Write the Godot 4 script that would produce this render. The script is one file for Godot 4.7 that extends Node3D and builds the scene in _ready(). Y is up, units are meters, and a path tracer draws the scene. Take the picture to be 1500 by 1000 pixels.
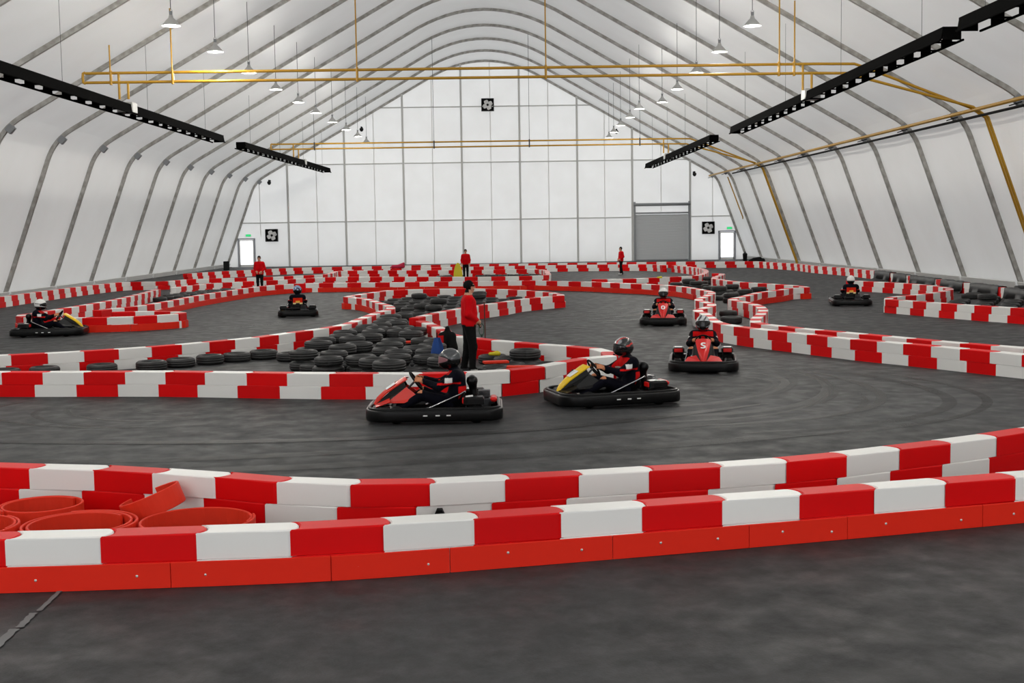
extends Node3D

# ------------------------------------------------------------------ data
const BARRIERS := {
	"front": {"pitch": 0.739, "start": 0.111, "red_first": true, "belt": [0.00, 15.98, 1], "pts": [-6.19, -10.08, -4.97, -9.99, -3.92, -10.02, -2.77, -10.07, -1.25, -10.19, 0.14, -10.48, 1.61, -10.82, 3.22, -11.22, 4.94, -11.68, 7.24, -12.29, 9.43, -12.95]},
	"second": {"pitch": 0.723, "start": 0.263, "red_first": false, "belt": [-1.00, -1.00, 0], "pts": [-7.79, -13.92, -6.27, -13.52, -5.06, -13.16, -4.04, -12.95, -3.37, -12.71, -2.76, -12.47, -2.09, -12.15, -1.40, -11.95, -0.70, -11.90, -0.01, -12.02, 0.73, -12.15, 1.48, -12.32, 2.19, -12.44, 2.89, -12.64, 3.57, -12.89, 4.23, -13.21, 4.91, -13.53, 5.53, -13.87, 6.60, -14.55, 8.43, -15.86]},
	"island_front": {"pitch": 0.756, "start": 0.550, "red_first": true, "belt": [-1.00, -1.00, 0], "pts": [-12.14, -23.23, -8.67, -22.55, -5.68, -22.16, -4.51, -21.86, -3.21, -21.53, -1.84, -21.28, -0.89, -21.15, -0.26, -21.23, 0.41, -21.50, 1.02, -22.09, 1.54, -23.01, 2.24, -23.45, 2.09, -25.06, 1.08, -26.22, 0.23, -27.23, -0.36, -28.06, -0.83, -28.83, -0.99, -29.84, -1.30, -31.52, -1.70, -33.28, -2.01, -34.39]},
	"island_top": {"pitch": 0.700, "start": 0.000, "red_first": true, "belt": [26.35, 33.06, 1], "pts": [-2.07, -34.81, -1.51, -37.13, -1.11, -38.27, -0.50, -40.06, 0.51, -42.10, 1.15, -43.73, 2.06, -44.94, 2.66, -45.70, 2.55, -46.73, 2.28, -48.15, 1.30, -50.15, 0.50, -51.31, -0.59, -52.18, -2.81, -52.43, -3.92, -52.02, -4.31, -51.28, -4.63, -50.04, -4.98, -48.87, -5.26, -46.81, -4.94, -46.57, -4.22, -44.81, -3.67, -42.57, -3.22, -40.88, -3.06, -39.05, -3.26, -37.94, -3.39, -36.68, -3.60, -34.39, -3.73, -33.01, -4.19, -31.59, -5.02, -30.03, -5.19, -29.53, -6.37, -28.13, -7.25, -27.23, -8.78, -26.28, -9.98, -25.82, -11.79, -25.23]},
	"hairpin": {"pitch": 0.700, "start": 0.000, "red_first": true, "belt": [17.47, 25.29, 1], "pts": [-14.83, -56.92, -14.40, -52.45, -14.14, -47.79, -14.22, -43.65, -14.32, -41.57, -14.37, -40.12, -14.50, -39.50, -14.00, -38.30, -12.82, -37.76, -11.92, -37.45, -10.49, -37.64, -9.80, -38.22, -9.38, -38.72, -9.93, -39.76, -11.20, -40.15, -12.36, -39.86]},
	"long_left": {"pitch": 0.702, "start": 0.378, "red_first": true, "belt": [0.00, 44.36, 1], "pts": [-12.71, -40.59, -12.42, -41.93, -12.02, -42.94, -11.70, -46.03, -11.54, -50.17, -10.94, -55.11, -10.45, -57.89, -9.74, -59.49, -8.76, -60.58, -6.77, -60.55, -4.64, -60.02, -2.97, -60.00, -1.78, -59.84, 0.08, -59.57, 2.00, -59.51, 3.72, -57.92, 4.81, -56.86, 5.72, -55.30, 6.78, -53.75, 7.31, -52.60, 7.79, -51.38, 8.11, -48.84, 8.18, -46.18, 7.37, -43.06, 6.91, -41.47, 6.90, -40.07, 6.89, -38.76, 6.51, -37.46, 5.98, -36.13, 5.99, -34.97, 5.73, -31.47, 5.84, -30.52, 6.29, -29.19, 6.86, -27.93, 7.60, -26.25, 8.08, -25.41, 8.80, -24.18, 9.39, -23.04, 9.72, -22.43, 10.60, -20.74]},
	"zed": {"pitch": 0.700, "start": 0.000, "red_first": true, "belt": [15.70, 24.39, -1], "pts": [11.68, -65.14, 11.94, -64.48, 10.57, -58.97, 10.59, -57.22, 10.71, -55.28, 11.01, -54.02, 11.53, -52.67, 12.03, -51.06, 12.35, -49.95, 12.23, -48.35, 11.86, -48.59, 10.85, -46.93, 9.85, -45.58, 8.67, -42.88, 8.06, -41.67, 8.07, -39.92, 8.14, -38.40, 7.97, -36.56, 7.43, -34.26, 6.85, -32.25, 6.62, -30.74, 6.86, -30.32, 7.18, -29.36, 8.06, -27.57, 8.67, -26.36, 9.39, -24.93, 10.12, -23.82, 11.19, -22.27]},
	"right": {"pitch": 0.667, "start": 0.533, "red_first": true, "belt": [-1.00, -1.00, 0], "pts": [15.51, -54.88, 15.75, -53.63, 16.74, -50.96, 17.11, -48.28, 16.85, -45.82, 15.83, -43.97, 14.32, -42.20, 13.32, -41.27, 12.75, -39.90, 12.96, -39.46, 13.60, -37.62, 14.36, -35.78, 14.92, -34.59, 16.02, -31.48]},
	"left_wall": {"pitch": 0.700, "start": 0.000, "red_first": true, "belt": [-1.00, -1.00, 0], "pts": [-20.67, -44.17, -19.88, -51.35, -19.84, -54.92, -19.75, -58.91, -19.46, -62.92, -18.76, -66.35, -17.05, -66.20, -16.33, -68.67, -15.09, -69.44, -13.73, -70.05, -12.11, -70.60, -10.94, -71.82, -9.68, -73.08, -9.37, -75.29, -9.13, -79.80, -6.69, -79.50, -4.46, -78.34, -2.90, -77.81, 0.35, -76.93, 2.78, -76.77, 3.28, -69.75, 2.80, -66.18, 0.58, -65.47, -0.94, -65.74, -2.76, -66.55, -5.74, -67.89, -8.32, -68.66, -9.87, -67.23, -11.02, -65.47, -12.52, -64.13, -13.52, -62.56, -14.25, -60.06, -14.47, -58.13]},
	"end_wall": {"pitch": 0.700, "start": 0.000, "red_first": true, "belt": [-1.00, -1.00, 0], "pts": [-18.82, -78.86, -18.09, -81.60, -16.23, -84.88, -14.51, -87.64, -13.40, -88.90, -10.72, -89.39, -7.87, -89.83, -5.05, -90.31, -0.73, -90.64, 2.19, -90.34, 5.01, -90.11, 10.53, -89.30, 13.52, -88.72, 16.15, -87.38, 18.24, -86.59, 18.96, -82.88, 19.47, -79.84, 19.49, -74.63, 19.90, -70.75, 20.06, -64.82, 19.45, -57.14, 19.31, -53.16, 19.21, -50.69, 19.05, -46.96, 18.79, -44.29, 18.16, -37.08]},
	"far_inner": {"pitch": 0.700, "start": 0.000, "red_first": true, "belt": [-1.00, -1.00, 0], "pts": [-6.35, -83.15, -4.69, -84.06, -0.66, -84.34, 4.04, -84.92, 10.50, -83.42, 11.30, -80.29]},
	"chicane": {"pitch": 0.700, "start": 0.000, "red_first": true, "belt": [-1.00, -1.00, 0], "pts": [11.80, -80.47, 12.08, -78.27, 12.33, -75.18, 12.16, -70.63, 11.07, -64.90, 10.04, -62.07, 8.81, -61.26, 7.00, -60.07, 5.76, -59.70, 4.29, -59.98]},
}
const BARRIER_LABELS := {
	"front": "foremost red and white block barrier along the bottom, with an orange-red skirt of panels",
	"second": "second red and white block barrier, just behind the coiled orange belts, without a skirt",
	"island_front": "straight red and white barrier behind the two nearest karts, ending in a rounded tip",
	"island_top": "winding red and white barrier that encloses the mushroom-shaped head of the tyre island",
	"hairpin": "red and white hairpin barrier with red skirt behind the kart at the edge",
	"long_left": "longest sweeping barrier, red-skirted across mid track, then curling beside the lettered kart",
	"zed": "zigzag red and white barrier bounding the far side of the narrow tyre channel",
	"right": "kinked red and white barrier round the tyre field beside the side wall",
	"left_wall": "red and white barrier that follows the tent wall then loops back as parallel far rows",
	"end_wall": "red and white barrier running before the end wall and down the side with gas pipes",
	"far_inner": "short red and white barrier in front of the end wall row, below the roller shutter",
	"chicane": "short bent red and white barrier of the far chicane, below the roller shutter's edge",
}
const ORD := ["first", "second", "third", "fourth", "fifth", "sixth", "seventh", "eighth", "ninth", "tenth", "eleventh", "twelfth", "thirteenth", "fourteenth", "fifteenth", "sixteenth", "seventeenth", "eighteenth", "nineteenth", "twentieth", "twenty-first", "twenty-second"]
const BAY := 6.34
const Z_END := -110.0
const BAYS := 18
const BLOCK_W := 0.28
const BLOCK_H := 0.215

var M := {}
var counts := {}
var cache := {}
var rng := RandomNumberGenerator.new()

# ------------------------------------------------------------------ mesh builder
class MB:
	var st := SurfaceTool.new()
	var colf = null
	func _init():
		st.begin(Mesh.PRIMITIVE_TRIANGLES)
		st.set_smooth_group(-1)
	func smooth(on: bool):
		st.set_smooth_group(0 if on else -1)
	func group(n: int):
		st.set_smooth_group(n)
	func vert(p: Vector3):
		if colf != null:
			st.set_color(colf.call(p))
		st.add_vertex(p)
	func tri(a: Vector3, b: Vector3, c: Vector3, out: Vector3):
		if (a - c).cross(a - b).dot(out) < 0.0:
			var t := b
			b = c
			c = t
		vert(a); vert(b); vert(c)
	func quad(a: Vector3, b: Vector3, c: Vector3, d: Vector3, out: Vector3):
		tri(a, b, c, out)
		tri(a, c, d, out)
	func box(c: Vector3, s: Vector3, bev := 0.0, bs := Basis.IDENTITY):
		var h := s * 0.5
		if bev <= 0.0:
			for ax in 3:
				for sg in [-1.0, 1.0]:
					var n := Vector3.ZERO
					n[ax] = sg
					var u := Vector3.ZERO
					u[(ax + 1) % 3] = 1.0
					var v := Vector3.ZERO
					v[(ax + 2) % 3] = 1.0
					var o := n * h
					var a := u * h
					var b := v * h
					quad(c + bs * (o - a - b), c + bs * (o + a - b), c + bs * (o + a + b), c + bs * (o - a + b), bs * n)
			return
		var i := h - Vector3.ONE * bev
		for ax in 3:
			var e1 := (ax + 1) % 3
			var e2 := (ax + 2) % 3
			for sg in [-1.0, 1.0]:
				var pts := []
				for q in [[-1, -1], [1, -1], [1, 1], [-1, 1]]:
					var p := Vector3.ZERO
					p[ax] = sg * h[ax]
					p[e1] = q[0] * i[e1]
					p[e2] = q[1] * i[e2]
					pts.append(c + bs * p)
				var n := Vector3.ZERO
				n[ax] = sg
				quad(pts[0], pts[1], pts[2], pts[3], bs * n)
			for s1 in [-1.0, 1.0]:
				for s2 in [-1.0, 1.0]:
					var pts := []
					for q in [[0, -1], [0, 1], [1, 1], [1, -1]]:
						var p := Vector3.ZERO
						p[ax] = q[1] * i[ax]
						p[e1] = s1 * (h[e1] if q[0] == 0 else i[e1])
						p[e2] = s2 * (i[e2] if q[0] == 0 else h[e2])
						pts.append(c + bs * p)
					var n := Vector3.ZERO
					n[e1] = s1
					n[e2] = s2
					quad(pts[0], pts[1], pts[2], pts[3], bs * n)
		for sx in [-1.0, 1.0]:
			for sy in [-1.0, 1.0]:
				for sz in [-1.0, 1.0]:
					var s3 := Vector3(sx, sy, sz)
					tri(c + bs * (s3 * Vector3(h.x, i.y, i.z)), c + bs * (s3 * Vector3(i.x, h.y, i.z)), c + bs * (s3 * Vector3(i.x, i.y, h.z)), bs * s3)
	func tube(pts: Array, r, sides := 8, closed := false):
		smooth(true)
		var n := pts.size()
		var rings := []
		var up := Vector3.UP
		for k in n:
			var a: Vector3 = pts[(k - 1 + n) % n] if closed else pts[max(k - 1, 0)]
			var b: Vector3 = pts[(k + 1) % n] if closed else pts[min(k + 1, n - 1)]
			var t := (b - a).normalized()
			if abs(t.dot(up)) > 0.95:
				up = Vector3.RIGHT if abs(t.x) < 0.8 else Vector3.BACK
			var s := t.cross(up).normalized()
			var u := s.cross(t).normalized()
			up = u
			var rr: float = r if typeof(r) != TYPE_ARRAY else r[k]
			var ring := []
			for j in sides:
				var f := TAU * j / sides
				ring.append(pts[k] + (s * cos(f) + u * sin(f)) * rr)
			rings.append(ring)
		for k in (n if closed else n - 1):
			var k2 := (k + 1) % n
			for j in sides:
				var j2 := (j + 1) % sides
				var mid: Vector3 = (rings[k][j] + rings[k2][j2] - pts[k] - pts[k2])
				quad(rings[k][j], rings[k][j2], rings[k2][j2], rings[k2][j], mid)
		if not closed:
			smooth(false)
			for e in [0, n - 1]:
				var o: Vector3 = pts[0] - pts[1] if e == 0 else pts[n - 1] - pts[n - 2]
				for j in range(1, sides - 1):
					tri(rings[e][0], rings[e][j], rings[e][j + 1], o)
	func lathe(prof: Array, segs: int, xf := Transform3D.IDENTITY, crease := false, closed_profile := false):
		var n := prof.size()
		var cy := 0.0
		var cr := 0.0
		for p in prof:
			cy += p.y / n
			cr += p.x / n
		for i in (n if closed_profile else n - 1):
			var p: Vector2 = prof[i]
			var q: Vector2 = prof[(i + 1) % n]
			st.set_smooth_group(i + 1 if crease else 0)
			var d := q - p
			var nn := Vector2(d.y, -d.x)
			if closed_profile and nn.dot((p + q) * 0.5 - Vector2(cr, cy)) < 0.0:
				nn = -nn
			for j in segs:
				var f0 := TAU * j / segs
				var f1 := TAU * (j + 1) / segs
				var fm := (f0 + f1) * 0.5
				var out := xf.basis * Vector3(cos(fm) * nn.x, nn.y, sin(fm) * nn.x)
				var a := xf * Vector3(cos(f0) * p.x, p.y, sin(f0) * p.x)
				var b := xf * Vector3(cos(f1) * p.x, p.y, sin(f1) * p.x)
				var c := xf * Vector3(cos(f1) * q.x, q.y, sin(f1) * q.x)
				var e := xf * Vector3(cos(f0) * q.x, q.y, sin(f0) * q.x)
				if p.x < 1e-5:
					tri(a, c, e, out)
				elif q.x < 1e-5:
					tri(a, b, c, out)
				else:
					quad(a, b, c, e, out)
	# a flat outline (x, z) pushed up from y0 to y1, its top edge chamfered
	func extrude(poly: PackedVector2Array, y0: float, y1: float, bev := 0.0, xf := Transform3D.IDENTITY):
		var n := poly.size()
		var cc := Vector2.ZERO
		for p in poly:
			cc += p / n
		var inner := PackedVector2Array()
		for i in n:
			var d1 := (poly[i] - poly[(i - 1 + n) % n]).normalized()
			var d2 := (poly[(i + 1) % n] - poly[i]).normalized()
			var nn := Vector2(d1.y, -d1.x) + Vector2(d2.y, -d2.x)
			inner.append(poly[i] + nn.normalized() * bev * (-1.0 if not Geometry2D.is_polygon_clockwise(poly) else 1.0))
		for i in n:
			var j := (i + 1) % n
			var d := poly[j] - poly[i]
			var nn := Vector2(d.y, -d.x)
			if Geometry2D.is_polygon_clockwise(poly):
				nn = -nn
			var out := Vector3(nn.x, 0, nn.y)
			var a := Vector3(poly[i].x, y0, poly[i].y)
			var b := Vector3(poly[j].x, y0, poly[j].y)
			var c := Vector3(poly[j].x, y1 - bev, poly[j].y)
			var e := Vector3(poly[i].x, y1 - bev, poly[i].y)
			quad(xf * a, xf * b, xf * c, xf * e, xf.basis * out)
			if bev > 0.0:
				quad(xf * e, xf * c, xf * Vector3(inner[j].x, y1, inner[j].y), xf * Vector3(inner[i].x, y1, inner[i].y), xf.basis * (out.normalized() + Vector3.UP))
		var idx := Geometry2D.triangulate_polygon(poly)
		for t in range(0, idx.size(), 3):
			tri(xf * Vector3(inner[idx[t]].x, y1, inner[idx[t]].y), xf * Vector3(inner[idx[t + 1]].x, y1, inner[idx[t + 1]].y), xf * Vector3(inner[idx[t + 2]].x, y1, inner[idx[t + 2]].y), xf.basis * Vector3.UP)
			tri(xf * Vector3(poly[idx[t]].x, y0, poly[idx[t]].y), xf * Vector3(poly[idx[t + 1]].x, y0, poly[idx[t + 1]].y), xf * Vector3(poly[idx[t + 2]].x, y0, poly[idx[t + 2]].y), xf.basis * Vector3.DOWN)
	# a closed section (sideways, up) carried along a level path
	func sweep(section: Array, path: Array, closed := true):
		var n := path.size()
		var rings := []
		var sc := Vector2.ZERO
		for s in section:
			sc += s / section.size()
		var cents := []
		for k in n:
			var a: Vector3 = path[(k - 1 + n) % n] if closed else path[max(k - 1, 0)]
			var b: Vector3 = path[(k + 1) % n] if closed else path[min(k + 1, n - 1)]
			var t := (b - a).normalized()
			var s := Vector3(-t.z, 0, t.x)
			var ring := []
			for q in section:
				ring.append(path[k] + s * q.x + Vector3.UP * q.y)
			rings.append(ring)
			cents.append(path[k] + s * sc.x + Vector3.UP * sc.y)
		var m := section.size()
		for k in (n if closed else n - 1):
			var k2 := (k + 1) % n
			for j in m:
				var j2 := (j + 1) % m
				var out: Vector3 = rings[k][j] + rings[k][j2] + rings[k2][j] + rings[k2][j2] - 2.0 * cents[k] - 2.0 * cents[k2]
				quad(rings[k][j], rings[k][j2], rings[k2][j2], rings[k2][j], out)
		if not closed:
			for e in [0, n - 1]:
				var o: Vector3 = path[0] - path[1] if e == 0 else path[n - 1] - path[n - 2]
				for j in range(1, m - 1):
					tri(rings[e][0], rings[e][j], rings[e][j + 1], o)
	func grid(rows: Array, out_from: Vector3):
		for i in rows.size() - 1:
			for j in rows[i].size() - 1:
				var o: Vector3 = (rows[i][j] + rows[i + 1][j + 1]) * 0.5 - out_from
				quad(rows[i][j], rows[i][j + 1], rows[i + 1][j + 1], rows[i + 1][j], o)
	# tapered capsules [a, b, ra, rb] melted together on a grid, meshed as surface nets
	func flesh(bones: Array, cell: float, k: float):
		smooth(true)
		var lo := Vector3.INF
		var hi := -Vector3.INF
		for b in bones:
			var r: float = max(b[2], b[3]) + k * 1.3 + cell * 3.0
			lo = lo.min(b[0].min(b[1]) - Vector3.ONE * r)
			hi = hi.max(b[0].max(b[1]) + Vector3.ONE * r)
		var nx := int(ceil((hi.x - lo.x) / cell)) + 1
		var ny := int(ceil((hi.y - lo.y) / cell)) + 1
		var nz := int(ceil((hi.z - lo.z) / cell)) + 1
		var f := PackedFloat32Array()
		f.resize(nx * ny * nz)
		f.fill(1.0)
		for b in bones:
			var a: Vector3 = b[0]
			var ab: Vector3 = b[1] - b[0]
			var l2: float = max(ab.length_squared(), 1e-9)
			var ra: float = b[2]
			var rb: float = b[3]
			var m: float = max(ra, rb) + k * 1.3 + cell * 3.0
			var p0: Vector3 = (a.min(b[1]) - Vector3.ONE * m - lo) / cell
			var p1: Vector3 = (a.max(b[1]) + Vector3.ONE * m - lo) / cell
			for x in range(max(0, int(p0.x)), min(nx, int(p1.x) + 2)):
				for y in range(max(0, int(p0.y)), min(ny, int(p1.y) + 2)):
					var base := (x * ny + y) * nz
					for z in range(max(0, int(p0.z)), min(nz, int(p1.z) + 2)):
						var p := lo + Vector3(x, y, z) * cell - a
						var t := clampf(p.dot(ab) / l2, 0.0, 1.0)
						var d := (p - ab * t).length() - ra - (rb - ra) * t
						var o := f[base + z]
						var h := maxf(k - absf(o - d), 0.0) / k
						f[base + z] = minf(o, d) - h * h * k * 0.25
		var vid := {}
		for x in nx - 1:
			for y in ny - 1:
				var base := (x * ny + y) * nz
				for z in nz - 1:
					var c := base + z
					var v000 := f[c]
					if absf(v000) > cell * 4.0:
						continue
					var v := [v000, f[c + ny * nz], f[c + nz], f[c + ny * nz + nz], f[c + 1], f[c + ny * nz + 1], f[c + nz + 1], f[c + ny * nz + nz + 1]]
					var inside := 0
					for q in v:
						if q < 0.0:
							inside += 1
					if inside == 0 or inside == 8:
						continue
					var sum := Vector3.ZERO
					var cnt := 0
					for e in [[0, 1], [2, 3], [4, 5], [6, 7], [0, 2], [1, 3], [4, 6], [5, 7], [0, 4], [1, 5], [2, 6], [3, 7]]:
						var a: float = v[e[0]]
						var b: float = v[e[1]]
						if (a < 0.0) != (b < 0.0):
							var w := a / (a - b)
							var pa := Vector3(e[0] & 1, (e[0] >> 1) & 1, (e[0] >> 2) & 1)
							var pb := Vector3(e[1] & 1, (e[1] >> 1) & 1, (e[1] >> 2) & 1)
							sum += pa.lerp(pb, w)
							cnt += 1
					vid[c] = lo + (Vector3(x, y, z) + sum / cnt) * cell
		var sx := ny * nz
		var sy := nz
		for c in vid:
			var v0 := f[c]
			for ax in 3:
				var st1: int = [sx, sy, 1][ax]
				var v1 := f[c + st1]
				if (v0 < 0.0) == (v1 < 0.0):
					continue
				var s2: int = [sy, 1, sx][ax]
				var s3: int = [1, sx, sy][ax]
				if not (vid.has(c - s2) and vid.has(c - s3) and vid.has(c - s2 - s3)):
					continue
				var out := Vector3.ZERO
				out[ax] = 1.0 if v0 < 0.0 else -1.0
				quad(vid[c], vid[c - s2], vid[c - s2 - s3], vid[c - s3], out)
	func done() -> ArrayMesh:
		st.generate_normals()
		st.index()
		return st.commit()

# ------------------------------------------------------------------ scene helpers
func numbered(n: String) -> String:
	var c: int = counts.get(n, 0)
	counts[n] = c + 1
	return n if c == 0 else "%s_%03d" % [n, c]
func tag(o: Node, label := "", category := "", group := "", kind := "") -> Node:
	if label != "": o.set_meta("label", label)
	if category != "": o.set_meta("category", category)
	if group != "": o.set_meta("group", group)
	if kind != "": o.set_meta("kind", kind)
	return o
func thing(called: String, label: String, category: String, at := Vector3.ZERO, turn := 0.0, group := "") -> Node3D:
	var o := Node3D.new()
	o.name = numbered(called)
	add_child(o)
	o.position = at
	o.rotation.y = turn
	tag(o, label, category, group)
	return o
func structure(called: String, label: String) -> Node3D:
	var o := Node3D.new()
	o.name = numbered(called)
	add_child(o)
	tag(o, label, "", "", "structure")
	return o
func part(called: String, mesh: Mesh, mat: Material, parent: Node, at := Vector3.ZERO, label := "") -> MeshInstance3D:
	var o := MeshInstance3D.new()
	o.name = called
	o.mesh = mesh
	o.material_override = mat
	parent.add_child(o, true)
	o.position = at
	if label != "": o.set_meta("label", label)
	return o
func solo(called: String, mesh: Mesh, mat: Material, label: String, category: String, at := Vector3.ZERO, group := "", kind := "") -> MeshInstance3D:
	var o := part(numbered(called), mesh, mat, self, at)
	tag(o, label, category, group, kind)
	return o
func mat(called: String, c: Color, rough := 0.5, metal := 0.0, spec := 0.5) -> StandardMaterial3D:
	var m := StandardMaterial3D.new()
	m.resource_name = called
	m.albedo_color = c
	m.roughness = rough
	m.metallic = metal
	m.metallic_specular = spec
	M[called] = m
	return m
func noise_tex(freq: float, lo: Color, hi: Color, seed_ := 1, size := 512, oct := 4, mid := 0.5, normal := false, gain := 0.5) -> NoiseTexture2D:
	var n := FastNoiseLite.new()
	n.seed = seed_
	n.noise_type = FastNoiseLite.TYPE_SIMPLEX_SMOOTH
	n.frequency = freq
	n.fractal_octaves = oct
	n.fractal_gain = gain
	var t := NoiseTexture2D.new()
	t.width = size
	t.height = size
	t.seamless = true
	t.noise = n
	if normal:
		t.as_normal_map = true
		t.bump_strength = 4.0
	else:
		var g := Gradient.new()
		g.set_color(0, lo)
		g.set_color(1, hi)
		g.add_point(mid, lo.lerp(hi, 0.5))
		t.color_ramp = g
	return t
func lin(r: float, g: float, b: float) -> Color:
	return Color(r, g, b).srgb_to_linear()
func curve(flat: Array, fine := 10) -> PackedVector2Array:
	var pts := []
	for i in range(0, flat.size(), 2):
		pts.append(Vector2(flat[i], flat[i + 1]))
	var n := pts.size()
	var out := PackedVector2Array()
	for i in n - 1:
		var p0: Vector2 = pts[max(i - 1, 0)]
		var p1: Vector2 = pts[i]
		var p2: Vector2 = pts[i + 1]
		var p3: Vector2 = pts[min(i + 2, n - 1)]
		var t0 := 0.0
		var t1: float = t0 + sqrt(max(p0.distance_to(p1), 1e-4))
		var t2: float = t1 + sqrt(max(p1.distance_to(p2), 1e-4))
		var t3: float = t2 + sqrt(max(p2.distance_to(p3), 1e-4))
		for j in fine:
			var t: float = lerp(t1, t2, float(j) / fine)
			var a1 := (t1 - t) / (t1 - t0) * p0 + (t - t0) / (t1 - t0) * p1
			var a2 := (t2 - t) / (t2 - t1) * p1 + (t - t1) / (t2 - t1) * p2
			var a3 := (t3 - t) / (t3 - t2) * p2 + (t - t2) / (t3 - t2) * p3
			var b1 := (t2 - t) / (t2 - t0) * a1 + (t - t0) / (t2 - t0) * a2
			var b2 := (t3 - t) / (t3 - t1) * a2 + (t - t1) / (t3 - t1) * a3
			out.append((t2 - t) / (t2 - t1) * b1 + (t - t1) / (t2 - t1) * b2)
	out.append(pts[n - 1])
	return out
func lengths(c: PackedVector2Array) -> PackedFloat32Array:
	var s := PackedFloat32Array([0.0])
	for i in c.size() - 1:
		s.append(s[i] + c[i].distance_to(c[i + 1]))
	return s
func along(c: PackedVector2Array, s: PackedFloat32Array, d: float) -> Vector2:
	if d <= 0.0:
		return c[0] + (c[1] - c[0]).normalized() * d
	var n := c.size()
	if d >= s[n - 1]:
		return c[n - 1] + (c[n - 1] - c[n - 2]).normalized() * (d - s[n - 1])
	var i := s.bsearch(d)
	i = clampi(i, 1, n - 1)
	return c[i - 1].lerp(c[i], (d - s[i - 1]) / max(s[i] - s[i - 1], 1e-6))
# height of the tent skin over a place across the hall
func roof_y(x: float) -> float:
	var a := absf(x)
	if a < 5.0:
		return 17.4 - 0.06 * a * a
	if a < 20.0:
		return 15.9 - (a - 5.0) * 0.57
	return lerpf(7.35, 0.0, (a - 20.0) / 2.7)
# half of the tent's profile from the ground to the ridge, as (x, y)
func half_profile() -> PackedVector2Array:
	var p := PackedVector2Array()
	var k := Vector2(20.0, 7.35)
	var b := Vector2(22.7, 0.0)
	var r := Vector2(5.0, 15.9)
	var k0 := k + (b - k).normalized() * 1.0
	var k1 := k + (r - k).normalized() * 1.0
	for i in 8:
		p.append(b.lerp(k0, i / 8.0))
	for i in 9:
		var t := i / 8.0
		p.append(k0.lerp(k, t).lerp(k.lerp(k1, t), t))
	for i in range(1, 10):
		p.append(k1.lerp(r, i / 10.0))
	for i in 9:
		var x := 5.0 * (1.0 - i / 8.0)
		p.append(Vector2(x, 17.4 - 0.06 * x * x))
	return p

# ------------------------------------------------------------------ the scene
func _ready():
	rng.seed = 20
	# camera
	var cam := Camera3D.new()
	cam.name = "camera"
	add_child(cam)
	cam.position = Vector3(0, 2.8, 0)
	cam.basis = Basis(Vector3.UP, deg_to_rad(-1.033)) * Basis(Vector3.RIGHT, deg_to_rad(-5.021)) * Basis(Vector3.BACK, deg_to_rad(-0.888))
	cam.fov = rad_to_deg(2.0 * atan(500.0 / 1850.0))
	cam.near = 0.1
	cam.far = 400.0
	cam.current = true
	# overcast daylight that comes in through the white tent fabric
	var env := Environment.new()
	env.background_mode = Environment.BG_SKY
	var sky := Sky.new()
	var sm := ProceduralSkyMaterial.new()
	sm.sky_top_color = Color(0.95, 0.97, 1.0)
	sm.sky_horizon_color = Color(0.97, 0.98, 1.0)
	sm.ground_horizon_color = Color(0.93, 0.93, 0.93)
	sm.ground_bottom_color = Color(0.90, 0.90, 0.90)
	sm.sky_energy_multiplier = 1.0
	sky.sky_material = sm
	env.sky = sky
	env.background_energy_multiplier = 2.2
	env.tonemap_mode = Environment.TONE_MAPPER_LINEAR
	env.tonemap_exposure = 1.22
	env.sdfgi_enabled = true
	env.ssao_enabled = true
	env.ssil_enabled = true
	var we := WorldEnvironment.new()
	we.name = "world_environment"
	we.environment = env
	add_child(we)

	materials()
	hall()
	end_wall()
	barriers()
	karts()
	officials()
	tyres()
	belts_and_bits()
	lamps()
	heaters()
	pipes()

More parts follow.
